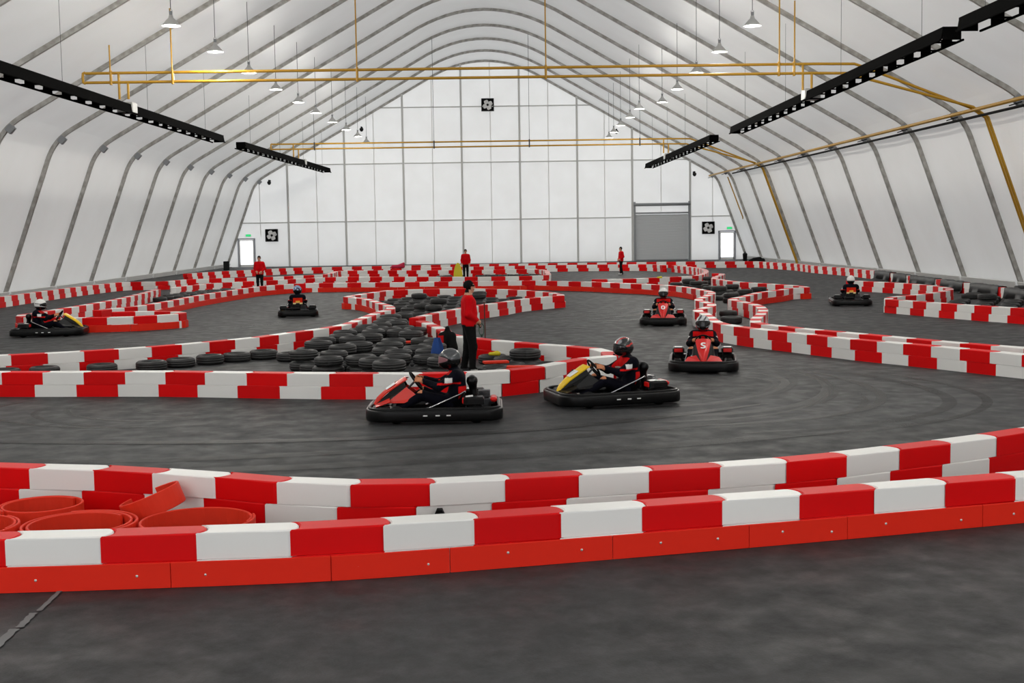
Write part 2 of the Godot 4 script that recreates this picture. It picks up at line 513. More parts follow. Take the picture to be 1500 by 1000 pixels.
func materials():
	var fl := mat("asphalt", Color(1, 1, 1), 0.5, 0.0, 0.42)
	fl.albedo_texture = noise_tex(0.02, Color(0.147, 0.150, 0.154), Color(0.278, 0.283, 0.288), 3, 1024, 8, 0.5, false, 0.78)
	fl.uv1_triplanar = true
	fl.uv1_world_triplanar = true
	fl.uv1_scale = Vector3.ONE * 0.19
	fl.roughness_texture = noise_tex(0.02, Color(0.62, 0.62, 0.62), Color(1.0, 1.0, 1.0), 9, 512, 5)
	fl.roughness = 0.82
	fl.heightmap_enabled = false
	fl.normal_enabled = true
	fl.normal_texture = noise_tex(0.22, Color.BLACK, Color.WHITE, 5, 1024, 2, 0.5, true)
	fl.normal_scale = 0.05
	fl.detail_enabled = true
	fl.detail_blend_mode = BaseMaterial3D.BLEND_MODE_MUL
	fl.detail_albedo = noise_tex(0.012, Color(0.72, 0.72, 0.72), Color(1.0, 1.0, 1.0), 41, 512, 4)
	fl.detail_uv_layer = BaseMaterial3D.DETAIL_UV_2
	fl.uv2_triplanar = true
	fl.uv2_world_triplanar = true
	fl.uv2_scale = Vector3.ONE * 0.028
	var fa := mat("tent_fabric", Color(0.93, 0.93, 0.925), 0.5, 0.0, 0.45)
	fa.backlight_enabled = true
	fa.backlight = Color(0.53, 0.527, 0.52)
	fa.cull_mode = BaseMaterial3D.CULL_DISABLED
	fa.albedo_texture = noise_tex(0.01, Color(0.975, 0.972, 0.968), Color(1, 1, 1), 14, 512, 5)
	fa.uv1_triplanar = true
	fa.uv1_world_triplanar = true
	fa.uv1_scale = Vector3.ONE * 0.07
	var fe := fa.duplicate() as StandardMaterial3D
	fe.resource_name = "end_fabric"
	fe.backlight = Color(0.74, 0.735, 0.725)
	M["end_fabric"] = fe
	mat("aluminium", Color(0.76, 0.755, 0.74), 0.5, 0.15)
	M.aluminium.albedo_texture = noise_tex(0.02, Color(0.72, 0.71, 0.69), Color(1, 1, 1), 22, 256, 4)
	M.aluminium.uv1_triplanar = true
	M.aluminium.uv1_scale = Vector3.ONE * 0.4
	mat("steel_grey", Color(0.56, 0.57, 0.58), 0.5, 0.3)
	mat("skirting", Color(0.88, 0.88, 0.87), 0.5)
	for i in 3:
		var t: float = [0.0, -0.025, 0.02][i]
		mat("red_plastic_%d" % i, Color(0.86 + t, 0.0, 0.015), 0.5, 0.0, 0.3)
		mat("white_plastic_%d" % i, Color(0.93 + t * 0.6, 0.925 + t * 0.6, 0.91 + t * 0.6), 0.42)
	mat("belt_red", Color(0.90, 0.16, 0.08), 0.55, 0.0, 0.3)
	mat("belt_orange", Color(0.88, 0.20, 0.10), 0.6, 0.0, 0.35)
	mat("bolt", Color(0.85, 0.85, 0.83), 0.35, 0.6)
	var ty := mat("tyre_rubber", Color(0.165, 0.165, 0.165), 0.55)
	ty.albedo_texture = noise_tex(0.03, Color(0.62, 0.62, 0.62), Color(1, 1, 1), 31, 256, 4)
	ty.uv1_triplanar = true
	ty.uv1_world_triplanar = true
	ty.uv1_scale = Vector3.ONE * 0.7
	mat("black_plastic", Color(0.025, 0.025, 0.027), 0.35, 0.0, 0.35)
	mat("black_matt", Color(0.03, 0.03, 0.032), 0.75, 0.0, 0.3)
	mat("black_sheet", Color(0.05, 0.05, 0.052), 0.5).cull_mode = BaseMaterial3D.CULL_DISABLED
	mat("kart_rubber", Color(0.05, 0.05, 0.05), 0.8, 0.0, 0.3)
	mat("chrome", Color(0.72, 0.72, 0.73), 0.22, 1.0)
	mat("engine_metal", Color(0.32, 0.32, 0.33), 0.4, 0.8)
	mat("kart_red", Color(0.84, 0.07, 0.05), 0.3)
	mat("kart_orange", Color(0.85, 0.15, 0.07), 0.3)
	mat("kart_yellow", Color(0.93, 0.76, 0.08), 0.3)
	mat("sticker_white", Color(0.93, 0.93, 0.92), 0.4)
	mat("visor", Color(0.03, 0.03, 0.035), 0.1)
	mat("visor_pink", Color(0.55, 0.38, 0.40), 0.15)
	var vc := mat("cloth_vertex", Color.WHITE, 0.9, 0.0, 0.3)
	vc.vertex_color_use_as_albedo = true
	var vh := mat("helmet_vertex", Color.WHITE, 0.2)
	vh.vertex_color_use_as_albedo = true
	vh.clearcoat_enabled = true
	vh.clearcoat = 0.6
	vh.clearcoat_roughness = 0.1
	mat("yellow_paint", Color(0.74, 0.56, 0.13), 0.45)
	mat("heater_black", Color(0.03, 0.03, 0.03), 0.9, 0.0, 0.08)
	mat("heater_mirror", Color(0.80, 0.80, 0.79), 0.35, 0.2)
	mat("box_grey", Color(0.66, 0.66, 0.65), 0.45, 0.2)
	mat("lamp_shade", Color(0.72, 0.72, 0.71), 0.4, 0.2)
	mat("cord", Color(0.22, 0.22, 0.22), 0.6)
	var le := mat("lamp_glow", Color(0.95, 0.95, 0.95), 0.4)
	le.emission_enabled = true
	le.emission = Color(1, 0.985, 0.95)
	le.emission_energy_multiplier = 1.6
	var ex := mat("exit_sign_glow", Color(0.1, 0.6, 0.35), 0.4)
	ex.emission_enabled = true
	ex.emission = Color(0.2, 0.85, 0.5)
	ex.emission_energy_multiplier = 0.7
	var gl := mat("door_glass", Color(0.97, 0.98, 1.0, 0.08), 0.05)
	gl.transparency = BaseMaterial3D.TRANSPARENCY_ALPHA
	mat("door_frame", Color(0.62, 0.63, 0.66), 0.45)
	mat("shutter", Color(0.80, 0.81, 0.82), 0.5, 0.0)
	mat("post_grey", Color(0.80, 0.80, 0.79), 0.5, 0.0)
	mat("fan_white", Color(0.92, 0.92, 0.92), 0.4)
	mat("board_white", Color(0.90, 0.90, 0.895), 0.5)
	mat("snow_concrete", Color(0.85, 0.85, 0.85), 0.9)
	mat("blue_cloth", Color(0.10, 0.26, 0.52), 0.85)
	mat("yellow_board", Color(0.86, 0.79, 0.12), 0.5)
	mat("pole_brown", Color(0.30, 0.13, 0.09), 0.6)
	mat("green_cord", Color(0.16, 0.30, 0.22), 0.7)
	mat("magenta_cloth", Color(0.70, 0.10, 0.25), 0.8)
	mat("tape_grey", Color(0.42, 0.42, 0.42), 0.8)
	var sk := mat("rubber_mark", Color(0.035, 0.035, 0.035, 0.62), 0.5)
	sk.transparency = BaseMaterial3D.TRANSPARENCY_ALPHA
	var sk2 := mat("rubber_mark_faint", Color(0.04, 0.04, 0.04, 0.38), 0.5)
	sk2.transparency = BaseMaterial3D.TRANSPARENCY_ALPHA
	var sk3 := mat("scrub_mark", Color(0.55, 0.54, 0.53, 0.14), 0.6)
	sk3.transparency = BaseMaterial3D.TRANSPARENCY_ALPHA

# ------------------------------------------------------------------ hall
func ribbon(c: PackedVector2Array, w: float, y: float, taper := true) -> ArrayMesh:
	var mb := MB.new()
	var n := c.size()
	for i in n - 1:
		var q := []
		for k in [i, i + 1]:
			var t := (c[min(k + 1, n - 1)] - c[max(k - 1, 0)]).normalized()
			var s := Vector2(-t.y, t.x)
			var e: float = w * 0.5 * (clampf(min(k, n - 1 - k) / 4.0, 0.08, 1.0) if taper else 1.0 + 0.2 * sin(k * 2.3))
			q.append(c[k] + s * e)
			q.append(c[k] - s * e)
		mb.quad(Vector3(q[0].x, y, q[0].y), Vector3(q[1].x, y, q[1].y), Vector3(q[3].x, y, q[3].y), Vector3(q[2].x, y, q[2].y), Vector3.UP)
	return mb.done()

func hall():
	var front := Z_END + BAY * BAYS
	var fl := structure("floor", "dark grey asphalt floor of the kart hall with curved tyre marks")
	var mb := MB.new()
	mb.box(Vector3(0, -0.1, (front + Z_END) / 2), Vector3(47, 0.2, front - Z_END + 1.0))
	part("asphalt_slab", mb.done(), M.asphalt, fl)
	var og := structure("ground", "pale ground outside the tent doors")
	mb = MB.new()
	mb.box(Vector3(0, -0.15, Z_END - 30.6), Vector3(90, 0.2, 60))
	mb.box(Vector3(0, -0.15, front + 30.6), Vector3(90, 0.2, 60))
	part("outside_ground", mb.done(), M.snow_concrete, og)
	# tyre marks left on the asphalt
	var arcs := [
		[2.2, -22.5, 3.1, -0.7, 1.7, 0.16, 0], [2.2, -22.7, 3.45, -0.8, 1.9, 0.14, 1], [2.3, -22.4, 4.1, -0.6, 1.6, 0.20, 0], [2.1, -22.6, 4.5, -0.9, 1.8, 0.14, 1],
		[2.0, -22.3, 5.1, -0.5, 1.5, 0.18, 0], [2.2, -22.0, 5.6, -0.8, 1.4, 0.22, 1], [1.8, -22.0, 6.2, -0.4, 1.3, 0.16, 1], [2.4, -22.2, 2.5, -0.9, 1.6, 0.12, 1], [2.3, -21.6, 3.8, 0.1, 1.9, 0.10, 0], [2.0, -21.8, 4.8, 0.2, 2.0, 0.12, 1],
		[-5.2, -20.6, 1.6, 1.2, 3.4, 0.10, 0], [-5.0, -20.4, 2.1, 1.1, 3.5, 0.12, 1], [-5.4, -20.8, 2.5, 1.3, 3.6, 0.10, 0], [-4.6, -20.7, 1.2, 1.0, 3.2, 0.08, 1],
		[2.0, -42.0, 3.2, -0.9, 1.5, 0.25, 1], [2.4, -42.0, 4.1, -1.0, 1.6, 0.30, 0], [2.4, -43.0, 2.4, -0.8, 1.5, 0.22, 2], [1.6, -44.0, 2.9, -0.6, 1.3, 0.3, 2],
		[12.0, -52.0, 3.0, 0.0, 1.8, 0.3, 2], [-8.8, -40.0, 2.0, -0.4, 1.6, 0.25, 2], [13.0, -44.0, 3.2, 1.5, 3.2, 0.25, 1], [-8.0, -36.0, 4.0, 0.6, 2.4, 0.2, 1]]
	for a in arcs:
		var c := PackedVector2Array()
		for i in 33:
			var f: float = lerp(a[3], a[4], i / 32.0)
			c.append(Vector2(a[0] + cos(f) * a[2] * (1.0 + 0.12 * sin(f * 1.7 + a[2])), a[1] + sin(f) * a[2] * 0.92))
		part("tyre_mark", ribbon(c, a[5], 0.002 + 0.0006 * (fl.get_child_count() % 9)), [M.rubber_mark, M.rubber_mark_faint, M.scrub_mark][a[6]], fl)
	var lines := [
		[-9.0, -15.4, -4.0, -14.9, 0.5, -15.6, 5.0, -17.0, 0.35, 1], [-9.0, -16.4, -4.5, -15.7, 0.2, -16.6, 4.6, -18.6, 0.3, 1], [-8.0, -17.6, -3.5, -17.0, 0.6, -17.6, 4.4, -19.8, 0.25, 0], [-9, -14.6, -3, -14.0, 2.0, -14.6, 6.0, -15.8, 0.25, 2]]
	for a in lines:
		part("tyre_mark", ribbon(curve(a.slice(0, 8), 8), a[8], 0.0085), [M.rubber_mark, M.rubber_mark_faint, M.scrub_mark][a[9]], fl)
	for a in [[-9.88, -9.35, 0.05], [-9.3, -8.95, 0.07], [-8.92, -8.35, 0.085], [-8.33, -7.6, 0.06]]:
		var tp := ribbon(curve([-3.45 - a[0] * 0.001, a[0], -3.43, lerp(a[0], a[1], 0.5), -3.42, a[1]], 5), a[2] * 0.8, 0.009, false)
		part("floor_tape", tp, M.tape_grey, fl, Vector3.ZERO, "worn piece of light tape on the asphalt")
	# tent skin, one sheet of fabric to each bay
	var hp := half_profile()
	var full := PackedVector2Array()
	for p in hp:
		full.append(Vector2(-p.x, p.y))
	for i in range(hp.size() - 2, -1, -1):
		full.append(hp[i])
	var n := full.size()
	var kink := 15
	var ranges := {"wall_left": [0, kink], "ceiling": [kink, n - 1 - kink], "wall_right": [n - 1 - kink, n - 1]}
	var says := {"wall_left": "sloping white fabric tent wall opposite the gas pipes", "ceiling": "white fabric tent roof with a rounded ridge", "wall_right": "sloping white fabric tent wall below the yellow gas pipe"}
	for w in ranges:
		var root := structure(w, says[w])
		var r: Array = ranges[w]
		mb = MB.new()
		mb.smooth(true)
		var rows := []
		for j in 7:
			var row := []
			for i in range(r[0], r[1] + 1):
				var t := (full[min(i + 1, n - 1)] - full[max(i - 1, 0)]).normalized()
				var nn := Vector2(-t.y, t.x)
				var q := full[i] + nn * 0.14 * sin(PI * j / 6.0)
				row.append(Vector3(q.x, max(q.y, 0.0), -BAY * j / 6.0))
			rows.append(row)
		mb.grid(rows, Vector3(0, 300, 0) if w == "ceiling" else Vector3(-400 if w == "wall_left" else 400, 5, 0))
		var panel := mb.done()
		for b in BAYS:
			part("fabric_panel", panel, M.tent_fabric, root, Vector3(0, 0, front - BAY * b))
	# arched ribs
	mb = MB.new()
	mb.smooth(false)
	var w2 := 0.075
	for i in n - 1:
		var q := []
		for k in [i, i + 1]:
			var t := (full[min(k + 1, n - 1)] - full[max(k - 1, 0)]).normalized()
			var nn := Vector2(-t.y, t.x)
			q.append(full[k] - nn * 0.01)
			q.append(full[k] - nn * 0.19)
		var mid: Vector2 = (q[0] + q[3]) * 0.5
		for s in [-1.0, 1.0]:
			mb.quad(Vector3(q[0].x, q[0].y, s * w2), Vector3(q[1].x, q[1].y, s * w2), Vector3(q[3].x, q[3].y, s * w2), Vector3(q[2].x, q[2].y, s * w2), Vector3(0, 0, s))
		for e in [0, 1]:
			var o: Vector2 = (q[e] + q[e + 2]) * 0.5 - mid
			mb.quad(Vector3(q[e].x, q[e].y, -w2), Vector3(q[e].x, q[e].y, w2), Vector3(q[e + 2].x, q[e + 2].y, w2), Vector3(q[e + 2].x, q[e + 2].y, -w2), Vector3(o.x, o.y, 0))
	var rib := mb.done()
	mb = MB.new()
	mb.box(Vector3(0, 0.012, 0), Vector3(0.5, 0.024, 0.4), 0.004)
	for sx in [-1, 1]:
		for sz in [-1, 1]:
			mb.box(Vector3(sx * 0.18, 0.035, sz * 0.14), Vector3(0.04, 0.03, 0.04), 0.006)
	var foot := mb.done()
	# one clamp plate where the wall leg meets the rafter
	mb = MB.new()
	mb.box(Vector3.ZERO, Vector3(0.30, 0.34, 0.22), 0.02)
	var clamp_mesh := mb.done()
	for b in BAYS + 1:
		var ribn := structure("arch_rib", "grey arched aluminium rib of the tent, %s counted from the end wall" % ORD[b])
		ribn.position.z = Z_END + BAY * b + (0.1 if b == 0 else 0.0)
		part("arch_beam", rib, M.aluminium, ribn)
		for s in [-1, 1]:
			part("foot_plate", foot, M.steel_grey, ribn, Vector3(s * 22.42, 0, 0))
			var cl := part("corner_clamp", clamp_mesh, M.steel_grey, ribn, Vector3(s * 19.55, 7.28, 0))
			cl.rotation.z = s * 0.75
	# pale strip of fabric along the foot of each side wall
	for s in [-1, 1]:
		var bb := structure("baseboard_left" if s < 0 else "baseboard_right", "white skirting strip along the foot of the %s tent wall" % ("pipeless" if s < 0 else "gas pipe"))
		mb = MB.new()
		mb.box(Vector3(s * 22.33, 0.17, 0), Vector3(0.05, 0.32, BAY - 0.3), 0.01, Basis(Vector3.BACK, s * 0.35))
		var strip := mb.done()
		for b in BAYS:
			part("skirting_strip", strip, M.tent_fabric, bb, Vector3(0, 0, front - BAY * (b + 0.5)))
	# the wall behind the camera closes the tent
	var wf := structure("wall_front", "white fabric end wall behind the camera")
	# two wide gateways stand open behind the camera, where the light on the near barrier faces comes from
	var left := [PackedVector2Array(full)]
	for gx in [-7.5, 7.5]:
		var gate := PackedVector2Array([Vector2(gx - 4.0, -1), Vector2(gx + 4.0, -1), Vector2(gx + 4.0, 5.5), Vector2(gx - 4.0, 5.5)])
		var nxt := []
		for l in left:
			nxt.append_array(Geometry2D.clip_polygons(l, gate))
		left = nxt
		mb = MB.new()
		mb.box(Vector3(gx - 4.0, 2.75, front), Vector3(0.2, 5.5, 0.2), 0.02)
		mb.box(Vector3(gx + 4.0, 2.75, front), Vector3(0.2, 5.5, 0.2), 0.02)
		mb.box(Vector3(gx, 5.5, front), Vector3(8.2, 0.2, 0.2), 0.02)
		part("gate_frame", mb.done(), M.post_grey, wf)
	for poly in left:
		var tri := Geometry2D.triangulate_polygon(poly)
		mb = MB.new()
		for t in range(0, tri.size(), 3):
			mb.tri(Vector3(poly[tri[t]].x, poly[tri[t]].y, front), Vector3(poly[tri[t + 1]].x, poly[tri[t + 1]].y, front), Vector3(poly[tri[t + 2]].x, poly[tri[t + 2]].y, front), Vector3(0, 0, -1))
		part("fabric_sheet", mb.done(), M.end_fabric, wf)
	cache.full = full

func end_wall():
	var full: PackedVector2Array = cache.full
	var z := Z_END
	var cols := [-17.15, -12.2, -7.15, -2.1, 2.9, 7.85, 12.6, 17.62]
	var rails := [3.78, 8.7, 13.45]
	var doors := [Rect2(-21.55, 0, 1.4, 2.42), Rect2(20.75, 0, 1.0, 2.42)]
	doors[1] = Rect2(20.15, 0, 1.4, 2.45)
	var holes := [Rect2(doors[0].position.x, -0.5, doors[0].size.x, doors[0].size.y + 0.5), Rect2(doors[1].position.x, -0.5, doors[1].size.x, doors[1].size.y + 0.5), Rect2(12.85, -0.5, 4.6, 4.5)]
	var wall := structure("wall_back", "white fabric end wall divided by grey posts and rails")
	var xs := [-30.0] + cols + [30.0]
	var ys := [0.0] + rails + [30.0]
	for i in xs.size() - 1:
		for j in ys.size() - 1:
			var cell := PackedVector2Array([Vector2(xs[i], ys[j]), Vector2(xs[i + 1], ys[j]), Vector2(xs[i + 1], ys[j + 1]), Vector2(xs[i], ys[j + 1])])
			for piece in Geometry2D.intersect_polygons(cell, full):
				var left := [piece]
				for h in holes:
					var hp := PackedVector2Array([h.position, h.position + Vector2(h.size.x, 0), h.end, h.position + Vector2(0, h.size.y)])
					var nxt := []
					for l in left:
						nxt.append_array(Geometry2D.clip_polygons(l, hp))
					left = nxt
				for l in left:
					var tri := Geometry2D.triangulate_polygon(l)
					if tri.size() == 0:
						continue
					var mb := MB.new()
					for t in range(0, tri.size(), 3):
						mb.tri(Vector3(l[tri[t]].x, l[tri[t]].y, z), Vector3(l[tri[t + 1]].x, l[tri[t + 1]].y, z), Vector3(l[tri[t + 2]].x, l[tri[t + 2]].y, z), Vector3(0, 0, 1))
					part("fabric_panel", mb.done(), M.end_fabric, wall)
	for i in xs.size() - 1:
		var sx: float = clamp((xs[i] + xs[i + 1]) / 2.0, -19.6, 19.6)
		var y0: float = 4.2 if i == 7 else (2.6 if absf(sx) > 19.0 else 0.0)
		var sm := MB.new()
		sm.box(Vector3(sx, (y0 + roof_y(sx) - 0.1) / 2, z + 0.006), Vector3(0.06, roof_y(sx) - 0.1 - y0, 0.006))
		part("seam", sm.done(), M.end_fabric, wall)
	for x in cols:
		var mb := MB.new()
		var top := roof_y(x) - 0.1
		mb.box(Vector3(x, top / 2, z + 0.12), Vector3(0.17, top, 0.2), 0.02)
		part("post", mb.done(), M.post_grey, wall)
	for j in rails.size():
		for i in xs.size() - 1:
			var lim: float = [21.2, 17.4, 9.2][j]
			var x0: float = clamp(xs[i], -lim, lim)
			var x1: float = clamp(xs[i + 1], -lim, lim)
			if x1 - x0 < 0.4 or (j == 0 and i == 7):
				continue
			var mb := MB.new()
			mb.box(Vector3((x0 + x1) / 2, rails[j], z + 0.08), Vector3(x1 - x0 - 0.17, 0.1, 0.1), 0.01)
			part("rail", mb.done(), M.post_grey, wall)
	# doors
	for k in 2:
		var r: Rect2 = doors[k]
		var d := structure("door_%d" % (k + 1), ["bright glazed exit door in the end wall, on the side without gas pipes", "bright glazed exit door in the end wall, right of the roller shutter"][k])
		var mb := MB.new()
		var cx := r.get_center().x
		for s in [-1, 1]:
			mb.box(Vector3(cx + s * (r.size.x / 2), r.size.y / 2, z + 0.05), Vector3(0.12, r.size.y, 0.16), 0.01)
		mb.box(Vector3(cx, r.size.y, z + 0.05), Vector3(r.size.x + 0.12, 0.12, 0.16), 0.01)
		part("door_frame", mb.done(), M.door_frame, d)
		mb = MB.new()
		for s in [-1, 1]:
			mb.box(Vector3(cx + s * (r.size.x / 2 - 0.11), r.size.y / 2 - 0.04, z + 0.04), Vector3(0.09, r.size.y - 0.1, 0.05), 0.008)
		mb.box(Vector3(cx, 0.1, z + 0.04), Vector3(r.size.x - 0.14, 0.2, 0.05), 0.008)
		mb.box(Vector3(cx, r.size.y - 0.12, z + 0.04), Vector3(r.size.x - 0.14, 0.09, 0.05), 0.008)
		var leaf := part("door_leaf", mb.done(), M.sticker_white, d)
		mb = MB.new()
		mb.box(Vector3(cx, r.size.y / 2 + 0.02, z + 0.04), Vector3(r.size.x - 0.26, r.size.y - 0.36, 0.012))
		part("pane", mb.done(), M.door_glass, leaf)
		mb = MB.new()
		mb.tube([Vector3(cx - 0.5, 1.05, z + 0.07), Vector3(cx - 0.5, 1.05, z + 0.12), Vector3(cx - 0.38, 1.05, z + 0.12)], 0.012, 6)
		part("handle", mb.done(), M.steel_grey, leaf)
		# exit sign above the door
		var sg := thing("exit_sign", ["small green lit exit sign above the door on the side without gas pipes", "small green lit exit sign above the door right of the roller shutter"][k], "sign", Vector3(cx + 0.2, 2.62, z + 0.1), 0.0, "exit signs")
		mb = MB.new()
		mb.box(Vector3(0, 0.1, 0), Vector3(0.5, 0.24, 0.06), 0.01)
		part("housing", mb.done(), M.sticker_white, sg)
		mb = MB.new()
		mb.box(Vector3(0, 0.1, 0.034), Vector3(0.44, 0.18, 0.008))
		part("sign_face", mb.done(), M.exit_sign_glow, sg)
	# roller shutter
	var rs := structure("door_3", "grey metal roller shutter in the end wall")
	var ms := MB.new()
	ms.smooth(false)
	var slats := 40
	for i in slats:
		var y0 := 4.0 * i / slats
		var y1 := 4.0 * (i + 1) / slats
		var prof := [Vector2(0.0, y0), Vector2(0.022, y0 + 0.02), Vector2(0.022, y1 - 0.025), Vector2(0.0, y1)]
		for k in 3:
			ms.quad(Vector3(12.85, prof[k].y, z + 0.03 + prof[k].x), Vector3(17.45, prof[k].y, z + 0.03 + prof[k].x), Vector3(17.45, prof[k + 1].y, z + 0.03 + prof[k + 1].x), Vector3(12.85, prof[k + 1].y, z + 0.03 + prof[k + 1].x), Vector3(0, 0, 1))
	tag(part("slat_curtain", ms.done(), M.shutter, rs), "", "", "", "stuff")
	var mg := MB.new()
	mg.box(Vector3(12.78, 2.55, z + 0.25), Vector3(0.16, 5.1, 0.14), 0.01)
	part("guide_rail", mg.done(), M.steel_grey, rs)
	mg = MB.new()
	mg.box(Vector3(17.52, 2.55, z + 0.25), Vector3(0.16, 5.1, 0.14), 0.01)
	part("guide_rail", mg.done(), M.steel_grey, rs)
	mg = MB.new()
	mg.tube([Vector3(12.7, 4.85, z + 0.3), Vector3(17.6, 4.85, z + 0.3)], 0.13, 12)
	part("roller", mg.done(), M.steel_grey, rs)
	mg = MB.new()
	mg.box(Vector3(15.15, 4.12, z + 0.16), Vector3(4.7, 0.14, 0.12), 0.01)
	part("lintel", mg.done(), M.steel_grey, rs)
	mg = MB.new()
	mg.box(Vector3(15.15, 0.05, z + 0.06), Vector3(4.55, 0.1, 0.06), 0.01)
	part("bottom_bar", mg.done(), M.steel_grey, rs)
	# wall fans
	for a in [[-18.62, 2.7, "black square wall fan with white blades beside the door on the side without gas pipes"], [19.18, 2.77, "black square wall fan with white blades between roller shutter and door"], [0.2, 13.57, "black square wall fan with white blades high under the ridge"]]:
		var fan := thing("wall_fan", a[2], "fan", Vector3(a[0], a[1], z + 0.2), 0.0, "wall fans")
		var mb := MB.new()
		for s in [-1, 1]:
			mb.box(Vector3(s * 0.51, 0, 0), Vector3(0.06, 1.08, 0.3), 0.012)
			mb.box(Vector3(0, s * 0.51, 0), Vector3(0.96, 0.06, 0.3), 0.012)
		part("frame", mb.done(), M.black_plastic, fan)
		mb = MB.new()
		mb.box(Vector3(0, 0, -0.12), Vector3(0.98, 0.98, 0.03))
		part("backing", mb.done(), M.black_matt, fan)
		for b in 4:
			mb = MB.new()
			mb.smooth(true)
			var rows := []
			for i in 7:
				var rr := 0.09 + 0.34 * i / 6.0
				var wd := 0.10 + 0.16 * sin(PI * (0.12 + 0.72 * i / 6.0))
				var row := []
				for j in 5:
					var u := j / 4.0 - 0.5
					row.append(Vector3(rr, u * wd * 1.5, 0.06 * u + 0.02 * cos(u * 3.0)).rotated(Vector3.BACK, b * PI / 2 + 0.45))
				rows.append(row)
			mb.grid(rows, Vector3(0, 0, -50))
			part("blade", mb.done(), M.fan_white, fan)
		mb = MB.new()
		mb.lathe([Vector2(0.001, 0.09), Vector2(0.06, 0.085), Vector2(0.09, 0.06), Vector2(0.1, 0.0), Vector2(0.1, -0.1)], 16, Transform3D(Basis(Vector3.RIGHT, PI / 2), Vector3.ZERO))
		part("hub", mb.done(), M.black_plastic, fan)

# ------------------------------------------------------------------ track
func block_mesh() -> ArrayMesh:
	var p := PackedVector2Array()
	var hl := 0.35
	var hw := BLOCK_W / 2
	for i in 9:
		var t := -PI / 2 + PI * i / 8.0
		p.append(Vector2(hl - 0.05 + 0.075 * cos(t), hw * sin(t)))
	for i in 9:
		var t := PI / 2 - PI * i / 8.0
		p.append(Vector2(-hl - 0.046 + 0.075 * cos(t), hw * sin(t)))
	var mb := MB.new()
	mb.extrude(p, 0.0, BLOCK_H, 0.012)
	return mb.done()

func barriers():
	var block := block_mesh()
	cache.bars = {}
	var bolt := MB.new()
	bolt.lathe([Vector2(0.012, 0.0), Vector2(0.012, 0.004), Vector2(0.008, 0.008), Vector2(0.0, 0.009)], 8, Transform3D(Basis(Vector3.RIGHT, PI / 2), Vector3.ZERO))
	var bolt_mesh := bolt.done()
	for key in BARRIERS:
		var d: Dictionary = BARRIERS[key]
		var c := curve(d.pts)
		var s := lengths(c)
		cache.bars[key] = c
		var total := s[s.size() - 1]
		var root := thing("block_barrier", BARRIER_LABELS[key], "barrier", Vector3.ZERO, 0.0, "track barriers")
		var n := int((total - d.start) / d.pitch)
		var shift: float = {"front": 0.0, "second": -0.13, "island_front": -0.15, "long_left": 0.14, "right": -0.1}.get(key, 0.1)
		for layer in 2:
			for i in n:
				var a: float = d.start + i * d.pitch + (shift if layer == 0 else 0.0)
				var p := along(c, s, a)
				var q := along(c, s, a + d.pitch)
				var mid := (p + q) * 0.5
				var len := p.distance_to(q)
				var belted: bool = d.belt[2] != 0 and a >= d.belt[0] - 0.3 and a < d.belt[1]
				if layer == 0 and belted and key != "front" and i % 2 == 1 and false:
					continue
				var red: bool = (i % 2 == 0) == bool(d.red_first)
				var v := rng.randi() % 3
				var o := part("red_block" if red else "white_block", block, M["red_plastic_%d" % v] if red else M["white_plastic_%d" % v], root)
				var ang := -atan2(q.y - p.y, q.x - p.x)
				var bs := Basis(Vector3.UP, ang + rng.randf_range(-0.012, 0.012))
				bs.x *= (len - 0.004) / 0.70
				o.transform = Transform3D(bs, Vector3(mid.x, layer * (BLOCK_H + 0.003), mid.y) + bs.z * rng.randf_range(-0.006, 0.006) + bs.x * 0.05)
		# skirt of thin panels on the track side
		if d.belt[2] != 0:
			var a0: float = d.belt[0]
			var seg := 0
			while a0 < d.belt[1] - 0.2:
				var a1: float = min(a0 + [1.25, 0.95, 1.4][seg % 3], d.belt[1])
				var path := []
				for k in 5:
					var p := along(c, s, lerp(a0, a1, k / 4.0))
					var t := (along(c, s, lerp(a0, a1, k / 4.0) + 0.3) - along(c, s, lerp(a0, a1, k / 4.0) - 0.3)).normalized()
					var nn := Vector2(-t.y, t.x) * float(d.belt[2])
					var q := p + nn * (BLOCK_W / 2 + 0.016)
					path.append(Vector3(q.x, 0.004, q.y))
				var mb := MB.new()
				mb.sweep([Vector2(-0.008, 0.0), Vector2(0.008, 0.0), Vector2(0.008, 0.20), Vector2(0.004, 0.205), Vector2(-0.004, 0.205), Vector2(-0.008, 0.20)], path, false)
				var pn := part("skirt_panel", mb.done(), M.belt_red, root)
				if key == "front":
					for k in 2:
						var f := 0.2 + 0.55 * k + rng.randf() * 0.15
						var p3: Vector3 = path[0].lerp(path[4], f)
						var tt: Vector3 = (path[4] - path[0]).normalized()
						var n3 := Vector3(-tt.z, 0, tt.x)
						var bo := part("bolt", bolt_mesh, M.bolt, pn, p3 + Vector3(0, 0.08 + rng.randf() * 0.05, 0) + n3 * 0.008)
						bo.rotation.y = atan2(n3.x, n3.z)
				a0 = a1 + 0.006
				seg += 1

